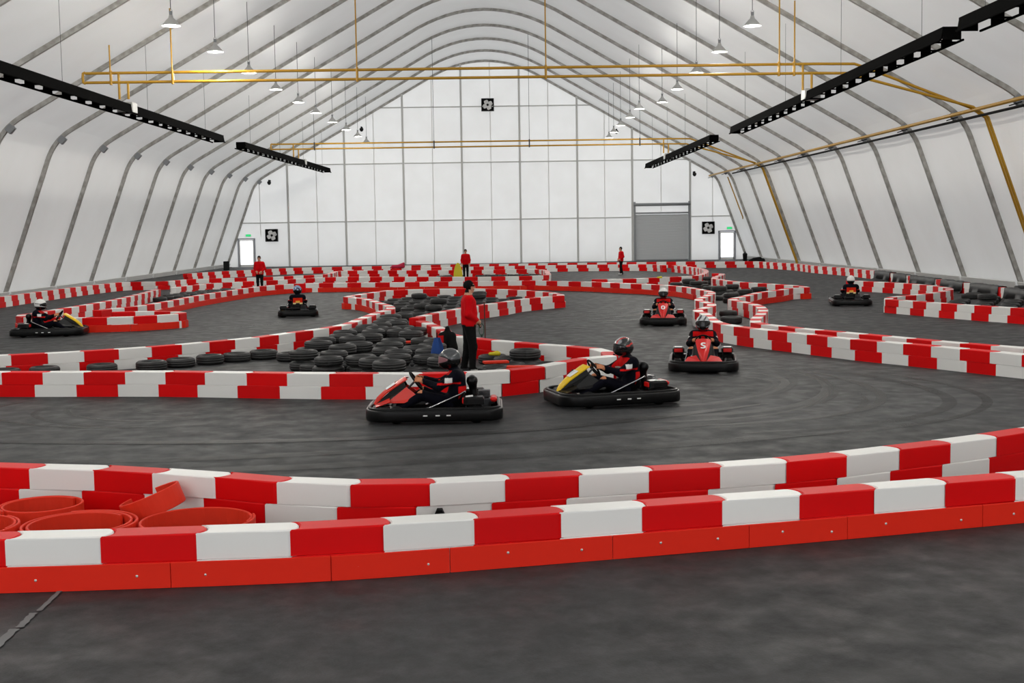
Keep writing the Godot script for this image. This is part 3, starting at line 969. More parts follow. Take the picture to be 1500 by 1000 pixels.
func tyre_mesh(ro: float, ri: float, h: float) -> ArrayMesh:
	var mb := MB.new()
	var hh := h / 2
	var p := [Vector2(ri, hh - 0.045), Vector2(ri + 0.012, hh - 0.012), Vector2(ri + 0.03, hh - 0.004), Vector2(ri + 0.05, hh - 0.012), Vector2(lerp(ri, ro, 0.62), hh), Vector2(ro - 0.035, hh - 0.008), Vector2(ro - 0.012, hh - 0.026), Vector2(ro, hh - 0.052), Vector2(ro, 0.034), Vector2(ro - 0.009, 0.031), Vector2(ro - 0.009, 0.023), Vector2(ro, 0.020)]
	var full := []
	for q in p:
		full.append(q)
	for i in range(p.size() - 1, -1, -1):
		full.append(Vector2(p[i].x, -p[i].y))
	var m := [Vector2(ri + 0.02, -hh + 0.06), Vector2(lerp(ri, ro, 0.55), -hh + 0.05), Vector2(ro - 0.03, -0.02), Vector2(ro - 0.03, 0.02), Vector2(lerp(ri, ro, 0.55), hh - 0.05), Vector2(ri + 0.02, hh - 0.06)]
	mb.lathe(full, 24)
	# inside of the casing, turned the other way
	for i in m.size() - 1:
		for j in 24:
			var f0 := TAU * j / 24
			var f1 := TAU * (j + 1) / 24
			var a := Vector3(cos(f0) * m[i].x, m[i].y, sin(f0) * m[i].x)
			var b := Vector3(cos(f1) * m[i].x, m[i].y, sin(f1) * m[i].x)
			var c := Vector3(cos(f1) * m[i + 1].x, m[i + 1].y, sin(f1) * m[i + 1].x)
			var e := Vector3(cos(f0) * m[i + 1].x, m[i + 1].y, sin(f0) * m[i + 1].x)
			mb.quad(a, b, c, e, -Vector3(cos(f0), 0, sin(f0)))
	return mb.done()

func near_barrier(p: Vector2, gap: float) -> bool:
	for key in cache.bars:
		var c: PackedVector2Array = cache.bars[key]
		for i in range(0, c.size() - 1):
			if absf(c[i].x - p.x) < 4.0 and absf(c[i].y - p.y) < 4.0:
				if Geometry2D.get_closest_point_to_segment(p, c[i], c[i + 1]).distance_to(p) < gap:
					return true
	return false

func tyres():
	var meshes := [tyre_mesh(0.31, 0.175, 0.19), tyre_mesh(0.30, 0.17, 0.205), tyre_mesh(0.32, 0.19, 0.20), tyre_mesh(0.29, 0.165, 0.18)]
	var hs := [0.19, 0.205, 0.20, 0.18]
	var zones := {
		"field": [[-4.18, -26.00, -3.95, -29.55, -3.33, -34.89, -3.00, -39.30, -2.42, -39.16, -2.06, -36.43, -1.10, -31.48, -0.72, -29.84, -0.64, -23.87, -0.86, -23.33, -2.40, -23.57, -3.04, -24.63], "black tyre lying in the dense field between the marshal and the winding barrier", "tyres in the middle of the island", 0.6],
		"pit": [[-0.26, -28.01, 0.13, -28.43, 2.15, -25.89, 1.76, -24.34, -0.22, -23.11], "black tyre lying inside the rounded barrier tip, behind the kart with yellow panel", "tyres in the island tip", 0.2],
		"head": [[-5.09, -50.83, -4.53, -53.97, -2.82, -54.59, -0.45, -53.79, 2.34, -51.14, 0.10, -45.48, -1.67, -40.60, -2.74, -40.21, -3.35, -45.61], "black tyre heaped inside the mushroom-shaped head of the island", "tyres in the island head", 0.2],
		"chan": [[8.78, -60.08, 11.12, -65.19, 11.16, -62.44, 10.72, -57.04, 12.48, -51.14, 9.40, -47.79, 8.51, -44.75, 7.65, -40.23, 7.33, -35.31, 6.88, -33.84, 6.61, -34.15, 7.04, -38.36, 8.18, -44.84, 9.41, -52.21, 9.70, -56.00], "black tyre in the channel between the two barriers behind the numbered karts", "tyres in the channel", 0.15],
		"rightf": [[18.49, -49.62, 20.44, -47.81, 19.14, -41.55, 16.06, -34.85, 16.22, -37.91, 14.62, -41.67, 16.58, -45.48], "black tyre in the field beside the side wall with gas pipes", "tyres beside the side wall", 0.1],
		"hair": [[-13.76, -46.43, -13.94, -53.59, -12.45, -61.61, -12.97, -62.54, -14.93, -57.41, -14.75, -50.25], "black tyre between the two converging far barriers beyond the hairpin", "tyres beyond the hairpin", 0.0],
		"tee": [[-3.02, -74.60, 3.20, -74.03, 3.25, -75.4, -3.1, -75.9], "black tyre along the far parallel barrier rows beside the marshal with yellow board", "tyres along the far rows", 0.0],
	}
	var made := 0
	for key in zones:
		var a: Array = zones[key][0]
		var poly := PackedVector2Array()
		var lo := Vector2.INF
		var hi := -Vector2.INF
		for i in range(0, a.size(), 2):
			poly.append(Vector2(a[i], a[i + 1]))
			lo = lo.min(poly[poly.size() - 1])
			hi = hi.max(poly[poly.size() - 1])
		var dx := 0.66
		var dy := 0.575
		if key in ["head", "rightf", "chan"]:
			dx = 0.94
			dy = 0.98
		var spots := []
		var row := 0
		var y := lo.y + 0.1
		while y < hi.y:
			var x := lo.x + (dx / 2 if row % 2 == 1 else 0.0)
			while x < hi.x:
				var p := Vector2(x + rng.randf_range(-0.012, 0.012), y + rng.randf_range(-0.012, 0.012))
				if Geometry2D.is_point_in_polygon(p, poly) and not near_barrier(p, 0.50) and p.distance_to(Vector2(-0.4, -25.0)) > 0.72 and p.distance_to(Vector2(-1.05, -25.3)) > 0.45 and p.distance_to(Vector2(-0.92, -27.75)) > 0.55 and p.distance_to(Vector2(-1.4, -74.9)) > 0.8 and not (key == "rightf" and near_barrier(p, 0.68)):
					spots.append(p)
				x += dx
			y += dy
			row += 1
		var uppers := []
		for i in spots.size():
			var v := rng.randi() % 4
			var p: Vector2 = spots[i]
			var o := solo("tyre", meshes[v], M.tyre_rubber, zones[key][1], "tyre", Vector3(p.x, hs[v] / 2, p.y), zones[key][2])
			o.rotation.y = rng.randf() * TAU
			made += 1
			var clear := true
			for q in uppers:
				if q.distance_to(p) < 0.645:
					clear = false
			for q in [Vector2(0.12, -24.75), Vector2(0.62, -23.75), Vector2(-1.72, -29.6), Vector2(0.1, -26.3)]:
				if q.distance_to(p) < 0.75:
					clear = false
			if rng.randf() < zones[key][3] and clear:
				uppers.append(p)
				var v2 := rng.randi() % 4
				var o2 := solo("tyre", meshes[v2], M.tyre_rubber, zones[key][1].replace("black tyre lying", "upper tyre stacked").replace("black tyre heaped", "upper tyre stacked").replace("black tyre", "upper stacked tyre"), "tyre", Vector3(p.x + rng.randf_range(-0.03, 0.03), 0.205 + hs[v2] / 2, p.y + rng.randf_range(-0.03, 0.03)), zones[key][2])
				o2.rotation = Vector3(rng.randf_range(-0.02, 0.02), rng.randf() * TAU, rng.randf_range(-0.02, 0.02))
				made += 1
	var row := [-10.43, -26.23, -9.73, -26.25, -9.02, -26.13, -8.01, -26.36, -7.09, -26.48, -6.62, -27.05, -6.1, -27.55, -5.62, -28.05, -5.1, -28.5, -4.42, -27.95, -4.12, -28.85]
	for i in range(0, row.size(), 2):
		var v := rng.randi() % 4
		var q := Vector2(row[i], row[i + 1])
		while near_barrier(q, 0.48):
			q.y += 0.05
		var o := solo("tyre", meshes[v], M.tyre_rubber, "black tyre in the single line along the inner barrier, left of the dense tyre field", "tyre", Vector3(q.x, hs[v] / 2, q.y), "tyres in a line along the inner barrier")
		o.rotation.y = rng.randf() * TAU
		made += 1
	solo("tyre", meshes[0], M.tyre_rubber, "lone black tyre between the two foremost barriers, near the edge of the picture", "tyre", Vector3(5.3, 0.095, -12.45))
	print("tyres ", made)

func strip_coil(r0: float, r1: float, turns: float, h: float, th: float) -> ArrayMesh:
	var mb := MB.new()
	var path := []
	var n := int(40 * turns)
	for i in n + 1:
		var t := float(i) / n
		var f := TAU * turns * t
		var r: float = lerp(r0, r1, t)
		path.append(Vector3(cos(f) * r, 0, sin(f) * r))
	mb.smooth(false)
	mb.sweep([Vector2(-th / 2, 0.006), Vector2(-th / 2 + 0.006, 0.0), Vector2(th / 2 - 0.006, 0.0), Vector2(th / 2, 0.006), Vector2(th / 2, h - 0.006), Vector2(th / 2 - 0.006, h), Vector2(-th / 2 + 0.006, h), Vector2(-th / 2, h - 0.006)], path, false)
	return mb.done()

func belts_and_bits():
	# coils of spare orange skirt between the first two barriers: r0, r1, turns, x, y, z, turn, tilt
	var coils := [
		[0.52, 0.49, 1.1, -2.72, 0.0, -11.5, 0.4, 0.0, "large single-turn orange belt coil, nearest the middle of the foremost barrier"],
		[0.53, 0.42, 2.2, -3.79, 0.0, -11.45, 2.0, 0.0, "orange belt coil wound in a double turn, between two larger rings"],
		[0.50, 0.46, 1.2, -4.84, 0.0, -11.4, 1.0, 0.0, "orange belt coil cut off by the picture edge, next to the double-wound coil"],
		[0.40, 0.35, 1.5, -4.42, 0.0, -12.30, 4.0, 0.0, "smaller orange belt coil standing behind the double-wound coil"],
		[0.33, 0.30, 1.2, -5.25, 0.0, -12.35, 3.0, 0.0, "small orange belt coil at the picture edge behind the others"],
		[0.30, 0.28, 0.85, -3.28, 0.05, -12.2, 1.6, 0.36, "tilted orange belt coil leaning behind the two large rings"]]
	for c in coils:
		var o := solo("belt_coil", strip_coil(c[0], c[1], c[2], 0.2, 0.024), M.belt_orange, c[8], "belt coil", Vector3(c[3], c[4], c[5]), "spare orange belt coils")
		o.rotation = Vector3(0, c[6], 0)
		if c[7] != 0.0:
			o.basis = Basis(Vector3.BACK, c[7]) * Basis(Vector3.UP, c[6])
			o.position.y = 0.115
	# small rubber wedge on the floor between the first two barriers
	var mb := MB.new()
	mb.extrude(PackedVector2Array([Vector2(-0.11, 0), Vector2(0.11, 0), Vector2(0.03, 0.2), Vector2(-0.02, 0.2)]), -0.05, 0.05, 0.01, Transform3D(Basis(Vector3.RIGHT, -PI / 2), Vector3.ZERO))
	var wd := solo("rubber_wedge", mb.done(), M.black_matt, "small black rubber wedge standing against the second barrier", "wedge", Vector3(-0.5, 0.0, -11.72))
	wd.scale.y = 1.0
	# flat pieces of orange belt on the tyres
	for a in [[0.12, 0.2, -24.75, 0.5, 0.2, "short orange belt scrap on the tyres beside the marshal's shoes"], [0.62, 0.2, -23.75, 0.6, -0.1, "longer orange belt scrap on the tyres, to the right of the marshal's shoes"], [-1.72, 0.205, -29.6, 0.7, 0.3, "orange belt scrap on the tyres beside the blue flag's barrier"]]:
		mb = MB.new()
		mb.box(Vector3.ZERO, Vector3(a[3], 0.05, 0.2), 0.01)
		var o := solo("belt_scrap", mb.done(), M.belt_orange, a[5], "belt scrap", Vector3(a[0], a[1] + 0.026, a[2]), "orange belt scraps on the tyres")
		o.rotation.y = a[4]
	# furled blue flag stuck upright among the tyres
	var fg := thing("furled_flag", "furled blue flag standing among the tyres behind the nearest driver's helmet", "flag", Vector3(-1.05, 0, -25.3))
	mb = MB.new()
	mb.tube([Vector3(0, 0, 0), Vector3(0.0, 0.78, 0)], 0.012, 8)
	part("stick", mb.done(), M.black_matt, fg)
	mb = MB.new()
	mb.smooth(true)
	var rows := []
	for i in 15:
		var t := i / 14.0
		var row := []
		for j in 25:
			var f := TAU * j / 24.0
			var r := (0.035 + 0.10 * sin(PI * clampf(t * 0.9 + 0.08, 0, 1)) * (0.7 + 0.3 * t)) * (1.0 + 0.22 * cos(5.0 * f + 2.0 * t))
			row.append(Vector3(cos(f) * r, 0.68 - 0.66 * t, sin(f) * r * 0.7))
		rows.append(row)
	mb.grid(rows, Vector3(0, 0.35, 0))
	part("cloth", mb.done(), M.blue_cloth, fg)
	# dark jacket with red lining hung on a short stand
	var jk := thing("hung_jacket", "dark jacket with red trim hung on a short stand behind the blue flag", "jacket", Vector3(-0.92, 0, -27.75))
	mb = MB.new()
	mb.tube([Vector3(0, 0.0, 0), Vector3(0, 0.66, 0)], 0.02, 8)
	part("stand", mb.done(), M.black_matt, jk)
	mb = MB.new()
	mb.colf = func(p: Vector3): return lin(0.75, 0.05, 0.06) if (p.x < -0.09 and p.y < 0.52) else lin(0.06, 0.06, 0.065)
	mb.flesh([[Vector3(-0.1, 0.5, 0), Vector3(0.1, 0.5, 0), 0.09, 0.09], [Vector3(0, 0.56, 0), Vector3(0, 0.68, 0), 0.08, 0.05], [Vector3(-0.08, 0.5, 0), Vector3(-0.12, 0.26, 0.02), 0.09, 0.10], [Vector3(0.08, 0.5, 0), Vector3(0.12, 0.24, 0.02), 0.09, 0.11], [Vector3(-0.15, 0.5, 0), Vector3(-0.24, 0.34, 0.03), 0.06, 0.05]], 0.02, 0.05)
	part("coat", mb.done(), M.cloth_vertex, jk)
	# thin brown pole behind the marshal
	var pl := thing("marker_pole", "thin brown pole standing behind the barrier beside the marshal", "pole", Vector3(-0.1, 0, -28.55))
	mb = MB.new()
	mb.tube([Vector3(0, 0.02, 0), Vector3(0.01, 0.6, 0), Vector3(0.0, 1.2, 0)], 0.014, 8)
	part("shaft", mb.done(), M.pole_brown, pl)
	mb = MB.new()
	mb.lathe([Vector2(0.0, 0.03), Vector2(0.03, 0.028), Vector2(0.09, 0.012), Vector2(0.1, 0.0)], 14)
	part("base", mb.done(), M.pole_brown, pl)
	# small yellow cones of folded cloth left on tyres and barrier
	for a in [[0.1, 0.205, -26.3, "small yellow cloth lying on the tyres behind the marshal's legs"], [8.15, 0.435, -60.0, "small yellow cloth lying on the far barrier above the chicane"]]:
		mb = MB.new()
		mb.flesh([[Vector3(-0.09, 0.03, 0), Vector3(0.09, 0.035, 0.02), 0.035, 0.045], [Vector3(0.0, 0.04, 0), Vector3(0.06, 0.07, 0), 0.03, 0.03]], 0.012, 0.03)
		solo("yellow_cloth", mb.done(), M.yellow_board, a[3], "cloth", Vector3(a[0], a[1], a[2]))
	# things near the end wall
	var bin := thing("loudspeaker", "black box loudspeaker standing at the wall left of the glazed door", "speaker", Vector3(-20.9, 0, -101.5), 0.1)
	mb = MB.new()
	mb.box(Vector3(0, 0.35, 0), Vector3(0.44, 0.7, 0.4), 0.03)
	part("cabinet", mb.done(), M.black_matt, bin)
	mb = MB.new()
	mb.box(Vector3(0, 0.33, 0.205), Vector3(0.36, 0.56, 0.015), 0.005)
	part("grille", mb.done(), M.black_plastic, bin)
	bin = thing("litter_bin", "black litter bin with lid beside the door right of the shutter", "bin", Vector3(21.0, 0, -103.0))
	mb = MB.new()
	mb.lathe([Vector2(0.0, 0.0), Vector2(0.15, 0.0), Vector2(0.19, 0.55), Vector2(0.17, 0.56)], 16, Transform3D.IDENTITY, true)
	part("body", mb.done(), M.black_matt, bin)
	mb = MB.new()
	mb.lathe([Vector2(0.2, 0.56), Vector2(0.2, 0.60), Vector2(0.12, 0.68), Vector2(0.05, 0.72), Vector2(0.05, 0.8), Vector2(0.0, 0.8)], 16, Transform3D.IDENTITY, true)
	part("lid", mb.done(), M.black_plastic, bin)
	# folded tarpaulin by the wall
	mb = MB.new()
	mb.flesh([[Vector3(-0.5, 0.12, 0.1), Vector3(0.5, 0.14, -0.1), 0.16, 0.18], [Vector3(-0.3, 0.2, 0.3), Vector3(0.25, 0.32, 0.0), 0.18, 0.12], [Vector3(-0.45, 0.1, 0.4), Vector3(0.4, 0.1, 0.35), 0.12, 0.14]], 0.05, 0.15)
	solo("tarpaulin", mb.done(), M.black_matt, "black folded tarpaulin at the foot of the wall beside the bin", "tarpaulin", Vector3(20.9, 0.03, -98.0))
	# black sheets draped over the wall-side barrier
	var bc: PackedVector2Array = cache.bars["end_wall"]
	var bs := lengths(bc)
	var a0 := 66.0
	var k := 0
	while a0 < bs[bs.size() - 1] - 1.0:
		var ln: float = [3.2, 2.6, 3.6, 2.9][k % 4]
		mb = MB.new()
		mb.smooth(true)
		var drape := []
		for i in int(ln / 0.2) + 1:
			var d := a0 + i * 0.2
			var p := along(bc, bs, d)
			var t := (along(bc, bs, d + 0.3) - along(bc, bs, d - 0.3)).normalized()
			var n := Vector2(-t.y, t.x)
			var sag := 0.012 * sin(d * 5.0) + 0.01 * sin(d * 11.0)
			var line := []
			for q in [[0.34, 0.012], [0.21, 0.07 + 0.02 * sin(d * 4.0)], [0.175, 0.30], [0.165, 0.44], [0.13, 0.462 + sag], [0.0, 0.468 + sag], [-0.13, 0.462 + sag], [-0.165, 0.44], [-0.18, 0.25 + 0.04 * sin(d * 3.0)]]:
				var w: Vector2 = p + n * float(q[0])
				line.append(Vector3(w.x, q[1], w.y))
			drape.append(line)
		mb.grid(drape, Vector3(drape[0][5].x, 0.2, drape[0][5].z).lerp(Vector3(drape[-1][5].x, 0.2, drape[-1][5].z), 0.5))
		solo("black_sheet", mb.done(), M.black_sheet, "black plastic sheet draped over the barrier by the side wall, %s from the end wall" % ORD[k], "sheet", Vector3.ZERO, "black sheets over the wall-side barrier")
		a0 += ln + 0.75
		k += 1
	var mg := MB.new()
	mg.flesh([[Vector3(-0.35, 0.1, 0), Vector3(0.3, 0.12, 0), 0.11, 0.13], [Vector3(0.1, 0.15, 0), Vector3(0.35, 0.3, 0.05), 0.12, 0.08], [Vector3(-0.4, 0.08, 0), Vector3(-0.5, 0.06, 0.1), 0.06, 0.05]], 0.03, 0.06)
	solo("magenta_bag", mg.done(), M.magenta_cloth, "small magenta bag lying on the far barrier left of the centre", "bag", Vector3(-5.9, 0.445, -83.4))

# ------------------------------------------------------------------ karts and drivers (forward is -z)
func ring_path(hx: float, z0: float, z1: float, rf: float, rb: float, y: float) -> Array:
	var p := []
	var cs := [[hx - rf, z0 + rf, rf, -PI / 2, 0.0], [hx - rb, z1 - rb, rb, 0.0, PI / 2], [-hx + rb, z1 - rb, rb, PI / 2, PI], [-hx + rf, z0 + rf, rf, PI, 1.5 * PI]]
	for c in cs:
		for i in 9:
			var f: float = lerp(c[3], c[4], i / 8.0)
			p.append(Vector3(c[0] + cos(f) * c[2], y, c[1] + sin(f) * c[2]))
	return p

func wheel_mesh(r: float, w: float) -> ArrayMesh:
	var mb := MB.new()
	var xf := Transform3D(Basis(Vector3.BACK, PI / 2), Vector3.ZERO)
	mb.lathe([Vector2(r * 0.55, -w / 2 + 0.015), Vector2(r * 0.75, -w / 2), Vector2(r - 0.02, -w / 2 + 0.006), Vector2(r, -w / 2 + 0.03), Vector2(r, w / 2 - 0.03), Vector2(r - 0.02, w / 2 - 0.006), Vector2(r * 0.75, w / 2), Vector2(r * 0.55, w / 2 - 0.015)], 20, xf)
	return mb.done()
func rim_mesh(r: float, w: float) -> ArrayMesh:
	var mb := MB.new()
	var xf := Transform3D(Basis(Vector3.BACK, PI / 2), Vector3.ZERO)
	mb.lathe([Vector2(0.0, -w * 0.35), Vector2(r * 0.3, -w * 0.35), Vector2(r * 0.45, -w * 0.2), Vector2(r * 0.56, -w * 0.46), Vector2(r * 0.56, w * 0.46), Vector2(r * 0.45, w * 0.2), Vector2(r * 0.3, w * 0.35), Vector2(0.0, w * 0.35)], 16, xf, true)
	return mb.done()

func kart_meshes():
	var k := {}
	var mb := MB.new()
	mb.smooth(false)
	var sec := []
	for i in 12:
		var f := TAU * i / 12.0
		var c := Vector2(cos(f), sin(f))
		sec.append(Vector2(clampf(c.x * 0.05, -0.034, 0.034), 0.13 + clampf(c.y * 0.115, -0.085, 0.085)))
	mb.smooth(true)
	mb.sweep(sec, ring_path(0.645, -0.98, 0.98, 0.30, 0.22, 0.0))
	k.ring = mb.done()
	mb = MB.new()
	mb.tube(ring_path(0.625, -0.955, 0.955, 0.28, 0.2, 0.222), 0.024, 8, true)
	k.lip = mb.done()
	# front corner scoops of the bumper
	mb = MB.new()
	mb.extrude(PackedVector2Array([Vector2(-0.30, -0.93), Vector2(0.30, -0.93), Vector2(0.38, -0.80), Vector2(0.26, -0.66), Vector2(-0.26, -0.66), Vector2(-0.38, -0.80)]), 0.15, 0.225, 0.02)
	k.nose = mb.done()
	# low coloured spoiler on both sides of the number panel
	k.spoiler = []
	for s in [-1, 1]:
		mb = MB.new()
		mb.quad(Vector3(s * 0.03, 0.235, -0.90), Vector3(s * 0.36, 0.235, -0.86), Vector3(s * 0.30, 0.30, -0.66), Vector3(s * 0.03, 0.36, -0.68), Vector3(0, 1, -0.6))
		mb.quad(Vector3(s * 0.03, 0.225, -0.90), Vector3(s * 0.36, 0.225, -0.86), Vector3(s * 0.30, 0.29, -0.66), Vector3(s * 0.03, 0.35, -0.68), Vector3(0, -1, 0.6))
		mb.quad(Vector3(s * 0.36, 0.225, -0.86), Vector3(s * 0.36, 0.235, -0.86), Vector3(s * 0.30, 0.30, -0.66), Vector3(s * 0.30, 0.29, -0.66), Vector3(s, 0, 0))
		mb.quad(Vector3(s * 0.03, 0.225, -0.90), Vector3(s * 0.03, 0.235, -0.90), Vector3(s * 0.36, 0.235, -0.86), Vector3(s * 0.36, 0.225, -0.86), Vector3(0, 0, -1))
		k.spoiler.append(mb.done())
	# the upright number panel: shield outline bent over its middle line
	var outer := []
	var prof := [[0.0, 0.035, -0.93, 0.235], [0.25, 0.075, -0.875, 0.335], [0.5, 0.105, -0.775, 0.43], [0.75, 0.13, -0.64, 0.525], [0.92, 0.15, -0.52, 0.605], [1.0, 0.145, -0.455, 0.64]]
	mb = MB.new()
	mb.smooth(true)
	var rows := []
	var rows2 := []
	for q in prof:
		var row := []
		var row2 := []
		for j in 9:
			var u := j / 4.0 - 1.0
			var p := Vector3(u * q[1], q[3] - 0.02 * u * u, q[2] + 0.045 * u * u)
			row.append(p)
			row2.append(p + Vector3(0, -0.012, 0.014))
		rows.append(row)
		rows2.append(row2)
	mb.grid(rows, Vector3(0, -2, 2.5))
	mb.grid(rows2, Vector3(0, 3, -3.5))
	mb.smooth(false)
	for e in [0, 8]:
		for i in rows.size() - 1:
			mb.quad(rows[i][e], rows[i + 1][e], rows2[i + 1][e], rows2[i][e], Vector3(-1 if e == 0 else 1, 0, 0))
	for i in 8:
		mb.quad(rows[5][i], rows[5][i + 1], rows2[5][i + 1], rows2[5][i], Vector3(0, 1, 0.5))
	k.panel = mb.done()
	# dark side wings behind the panel
	k.wing = []
	for s in [-1, 1]:
		mb = MB.new()
		var a := Vector3(s * 0.055, 0.235, -0.89)
		var b := Vector3(s * 0.14, 0.585, -0.47)
		var c := Vector3(s * 0.17, 0.50, -0.43)
		var d := Vector3(s * 0.20, 0.26, -0.70)
		mb.quad(a, b, c, d, Vector3(s, 0.3, 0))
		var o := Vector3(-s * 0.012, 0, 0.008)
		mb.quad(a + o, b + o, c + o, d + o, Vector3(-s, -0.3, 0))
		mb.quad(b, c, c + o, b + o, Vector3(0, 1, 0))
		mb.quad(c, d, d + o, c + o, Vector3(0, 0, 1))
		mb.quad(a, d, d + o, a + o, Vector3(0, -1, 0))
		k.wing.append(mb.done())
	k.fairing = []
	for s in [-1, 1]:
		mb = MB.new()
		var a := Vector3(s * 0.205, 0.265, -0.72)
		var b := Vector3(s * 0.18, 0.50, -0.42)
		var c := Vector3(s * 0.23, 0.36, -0.24)
		var d := Vector3(s * 0.25, 0.27, -0.45)
		var o := Vector3(-s * 0.012, 0, 0)
		mb.quad(a, b, c, d, Vector3(s, 0.3, 0))
		mb.quad(a + o, b + o, c + o, d + o, Vector3(-s, -0.3, 0))
		mb.quad(a, b, b + o, a + o, Vector3(0, 1, -1))
		mb.quad(b, c, c + o, b + o, Vector3(0, 1, 1))
		k.fairing.append(mb.done())
	mb = MB.new()
	var plate := []
	for q in [[0.0, 0.082, -0.735, 0.46], [1.0, 0.115, -0.60, 0.553]]:
		var row := []
		for j in 5:
			var u := j / 2.0 - 1.0
			row.append(Vector3(u * q[1], q[3] - 0.012 * u * u, q[2] + 0.022 * u * u) + Vector3(0, 0.006, -0.007))
		plate.append(row)
	mb.grid(plate, Vector3(0, -2, 2.5))
	k.plate = mb.done()
	# floor tray and tubes
	mb = MB.new()
	mb.extrude(PackedVector2Array([Vector2(-0.30, -0.85), Vector2(0.30, -0.85), Vector2(0.34, 0.30), Vector2(-0.34, 0.30)]), 0.05, 0.062)
	k.tray = mb.done()
	mb = MB.new()
	for s in [-1, 1]:
		mb.tube([Vector3(s * 0.30, 0.075, -0.86), Vector3(s * 0.33, 0.075, -0.2), Vector3(s * 0.36, 0.075, 0.35), Vector3(s * 0.32, 0.09, 0.86)], 0.018, 8)
		mb.tube([Vector3(s * 0.33, 0.08, 0.0), Vector3(s * 0.62, 0.11, 0.0)], 0.015, 8)
		mb.tube([Vector3(s * 0.33, 0.08, 0.45), Vector3(s * 0.62, 0.11, 0.45)], 0.015, 8)
		mb.tube([Vector3(s * 0.2, 0.09, -0.84), Vector3(s * 0.2, 0.12, -0.95)], 0.015, 8)
		mb.tube([Vector3(s * 0.3, 0.1, 0.84), Vector3(s * 0.3, 0.12, 0.95)], 0.015, 8)
	mb.tube([Vector3(-0.5, 0.125, -0.55), Vector3(0.5, 0.125, -0.55)], 0.014, 8)
	mb.tube([Vector3(-0.52, 0.13, 0.62), Vector3(0.52, 0.13, 0.62)], 0.02, 8)
	k.frame = mb.done()
	# grey strut from the seat down to the side
	mb = MB.new()
	mb.tube([Vector3(0, 0.44, 0.46), Vector3(0.04, 0.40, 0.40), Vector3(0.10, 0.20, -0.05), Vector3(0.11, 0.16, -0.16)], 0.016, 8)
	k.strut = mb.done()
	k.wheel_f = wheel_mesh(0.128, 0.125)
	k.rim_f = rim_mesh(0.128, 0.125)
	k.wheel_r = wheel_mesh(0.14, 0.19)
	k.rim_r = rim_mesh(0.14, 0.19)
	# side pod
	mb = MB.new()
	mb.box(Vector3(0, 0.12, 0), Vector3(0.17, 0.13, 0.80), 0.03)
	k.pod = mb.done()
	# box with label over each rear wheel
	mb = MB.new()
	mb.extrude(PackedVector2Array([Vector2(-0.10, -0.16), Vector2(0.10, -0.16), Vector2(0.12, -0.10), Vector2(0.12, 0.14), Vector2(-0.12, 0.14), Vector2(-0.12, -0.10)]), 0.24, 0.345, 0.03)
	k.cover = mb.done()
	mb = MB.new()
	mb.box(Vector3(0, 0.285, -0.17), Vector3(0.17, 0.075, 0.025), 0.008)
	k.cover_face = mb.done()
	mb = MB.new()
	mb.box(Vector3(0, 0.348, -0.08), Vector3(0.15, 0.008, 0.11), 0.003, Basis(Vector3.RIGHT, -0.12))
	k.cover_label = mb.done()
	# bucket seat
	mb = MB.new()
	mb.smooth(true)
	var sr := []
	var si := []
	for i in 11:
		var t := i / 10.0
		var zz: float = lerp(-0.06, 0.46, smoothstep(0.0, 0.75, t))
		var yy: float = 0.10 + 0.36 * pow(t, 2.4)
		var hw: float = lerp(0.19, 0.21, sin(PI * t)) - (0.05 if t > 0.95 else 0.0)
		var side: float = lerp(0.05, 0.14, sin(PI * clampf(t * 1.1, 0, 1)))
		var nrm := Vector3(0, 1.0 - t, -t).normalized()
		var ra := []
		var rb := []
		for j in 13:
			var u := j / 6.0 - 1.0
			var p := Vector3(hw * sin(u * 1.5), yy, zz) + nrm * side * pow(absf(u), 3.0)
			ra.append(p)
			rb.append(p - nrm * 0.014)
		sr.append(ra)
		si.append(rb)
	mb.grid(sr, Vector3(0, -3, 4))
	mb.grid(si, Vector3(0, 4, -4))
	k.seat = mb.done()
	# round padded head of the seat back
	mb = MB.new()
	mb.flesh([[Vector3(0, 0.24, 0.60), Vector3(0, 0.46, 0.57), 0.055, 0.06], [Vector3(-0.05, 0.56, 0.56), Vector3(0.05, 0.56, 0.56), 0.085, 0.085], [Vector3(-0.14, 0.2, 0.62), Vector3(0.14, 0.2, 0.62), 0.05, 0.05]], 0.02, 0.05)
	k.post = mb.done()
	# steering
	mb = MB.new()
	var sw := Transform3D(Basis(Vector3.RIGHT, 0.95), Vector3(0, 0.575, -0.285))
	var tor := []
	for i in 28:
		var f := TAU * i / 28.0
		tor.append(sw * Vector3(cos(f) * 0.15, 0, sin(f) * 0.15))
	mb.tube(tor, 0.016, 8, true)
	for f in [0.0, 2.1, 4.2]:
		mb.tube([sw * Vector3(0, -0.01, 0), sw * Vector3(cos(f) * 0.15, 0, sin(f) * 0.15)], 0.011, 6)
	k.wheel = mb.done()
	mb = MB.new()
	mb.tube([Vector3(0, 0.565, -0.30), Vector3(0, 0.20, -0.66)], 0.016, 8)
	k.column = mb.done()
	# engine
	mb = MB.new()
	mb.box(Vector3(0, 0.19, 0.74), Vector3(0.22, 0.20, 0.20), 0.03)
	for i in 5:
		mb.box(Vector3(0, 0.30 + i * 0.022, 0.74), Vector3(0.20 - i * 0.012, 0.009, 0.18), 0.003)
	k.engine = mb.done()
	mb = MB.new()
	mb.box(Vector3(0, 0.30, 0.88), Vector3(0.34, 0.07, 0.10), 0.025)
	k.cowl = mb.done()
	mb = MB.new()
	mb.tube([Vector3(0.18, 0.22, 0.66), Vector3(0.30, 0.23, 0.68), Vector3(0.36, 0.20, 0.80), Vector3(0.36, 0.18, 0.90)], [0.024, 0.024, 0.04, 0.04], 10)
	k.exhaust = mb.done()
	mb = MB.new()
	mb.box(Vector3(0, 0.0, 0), Vector3(0.004, 0.017, 0.062))
	k.sticker = mb.done()
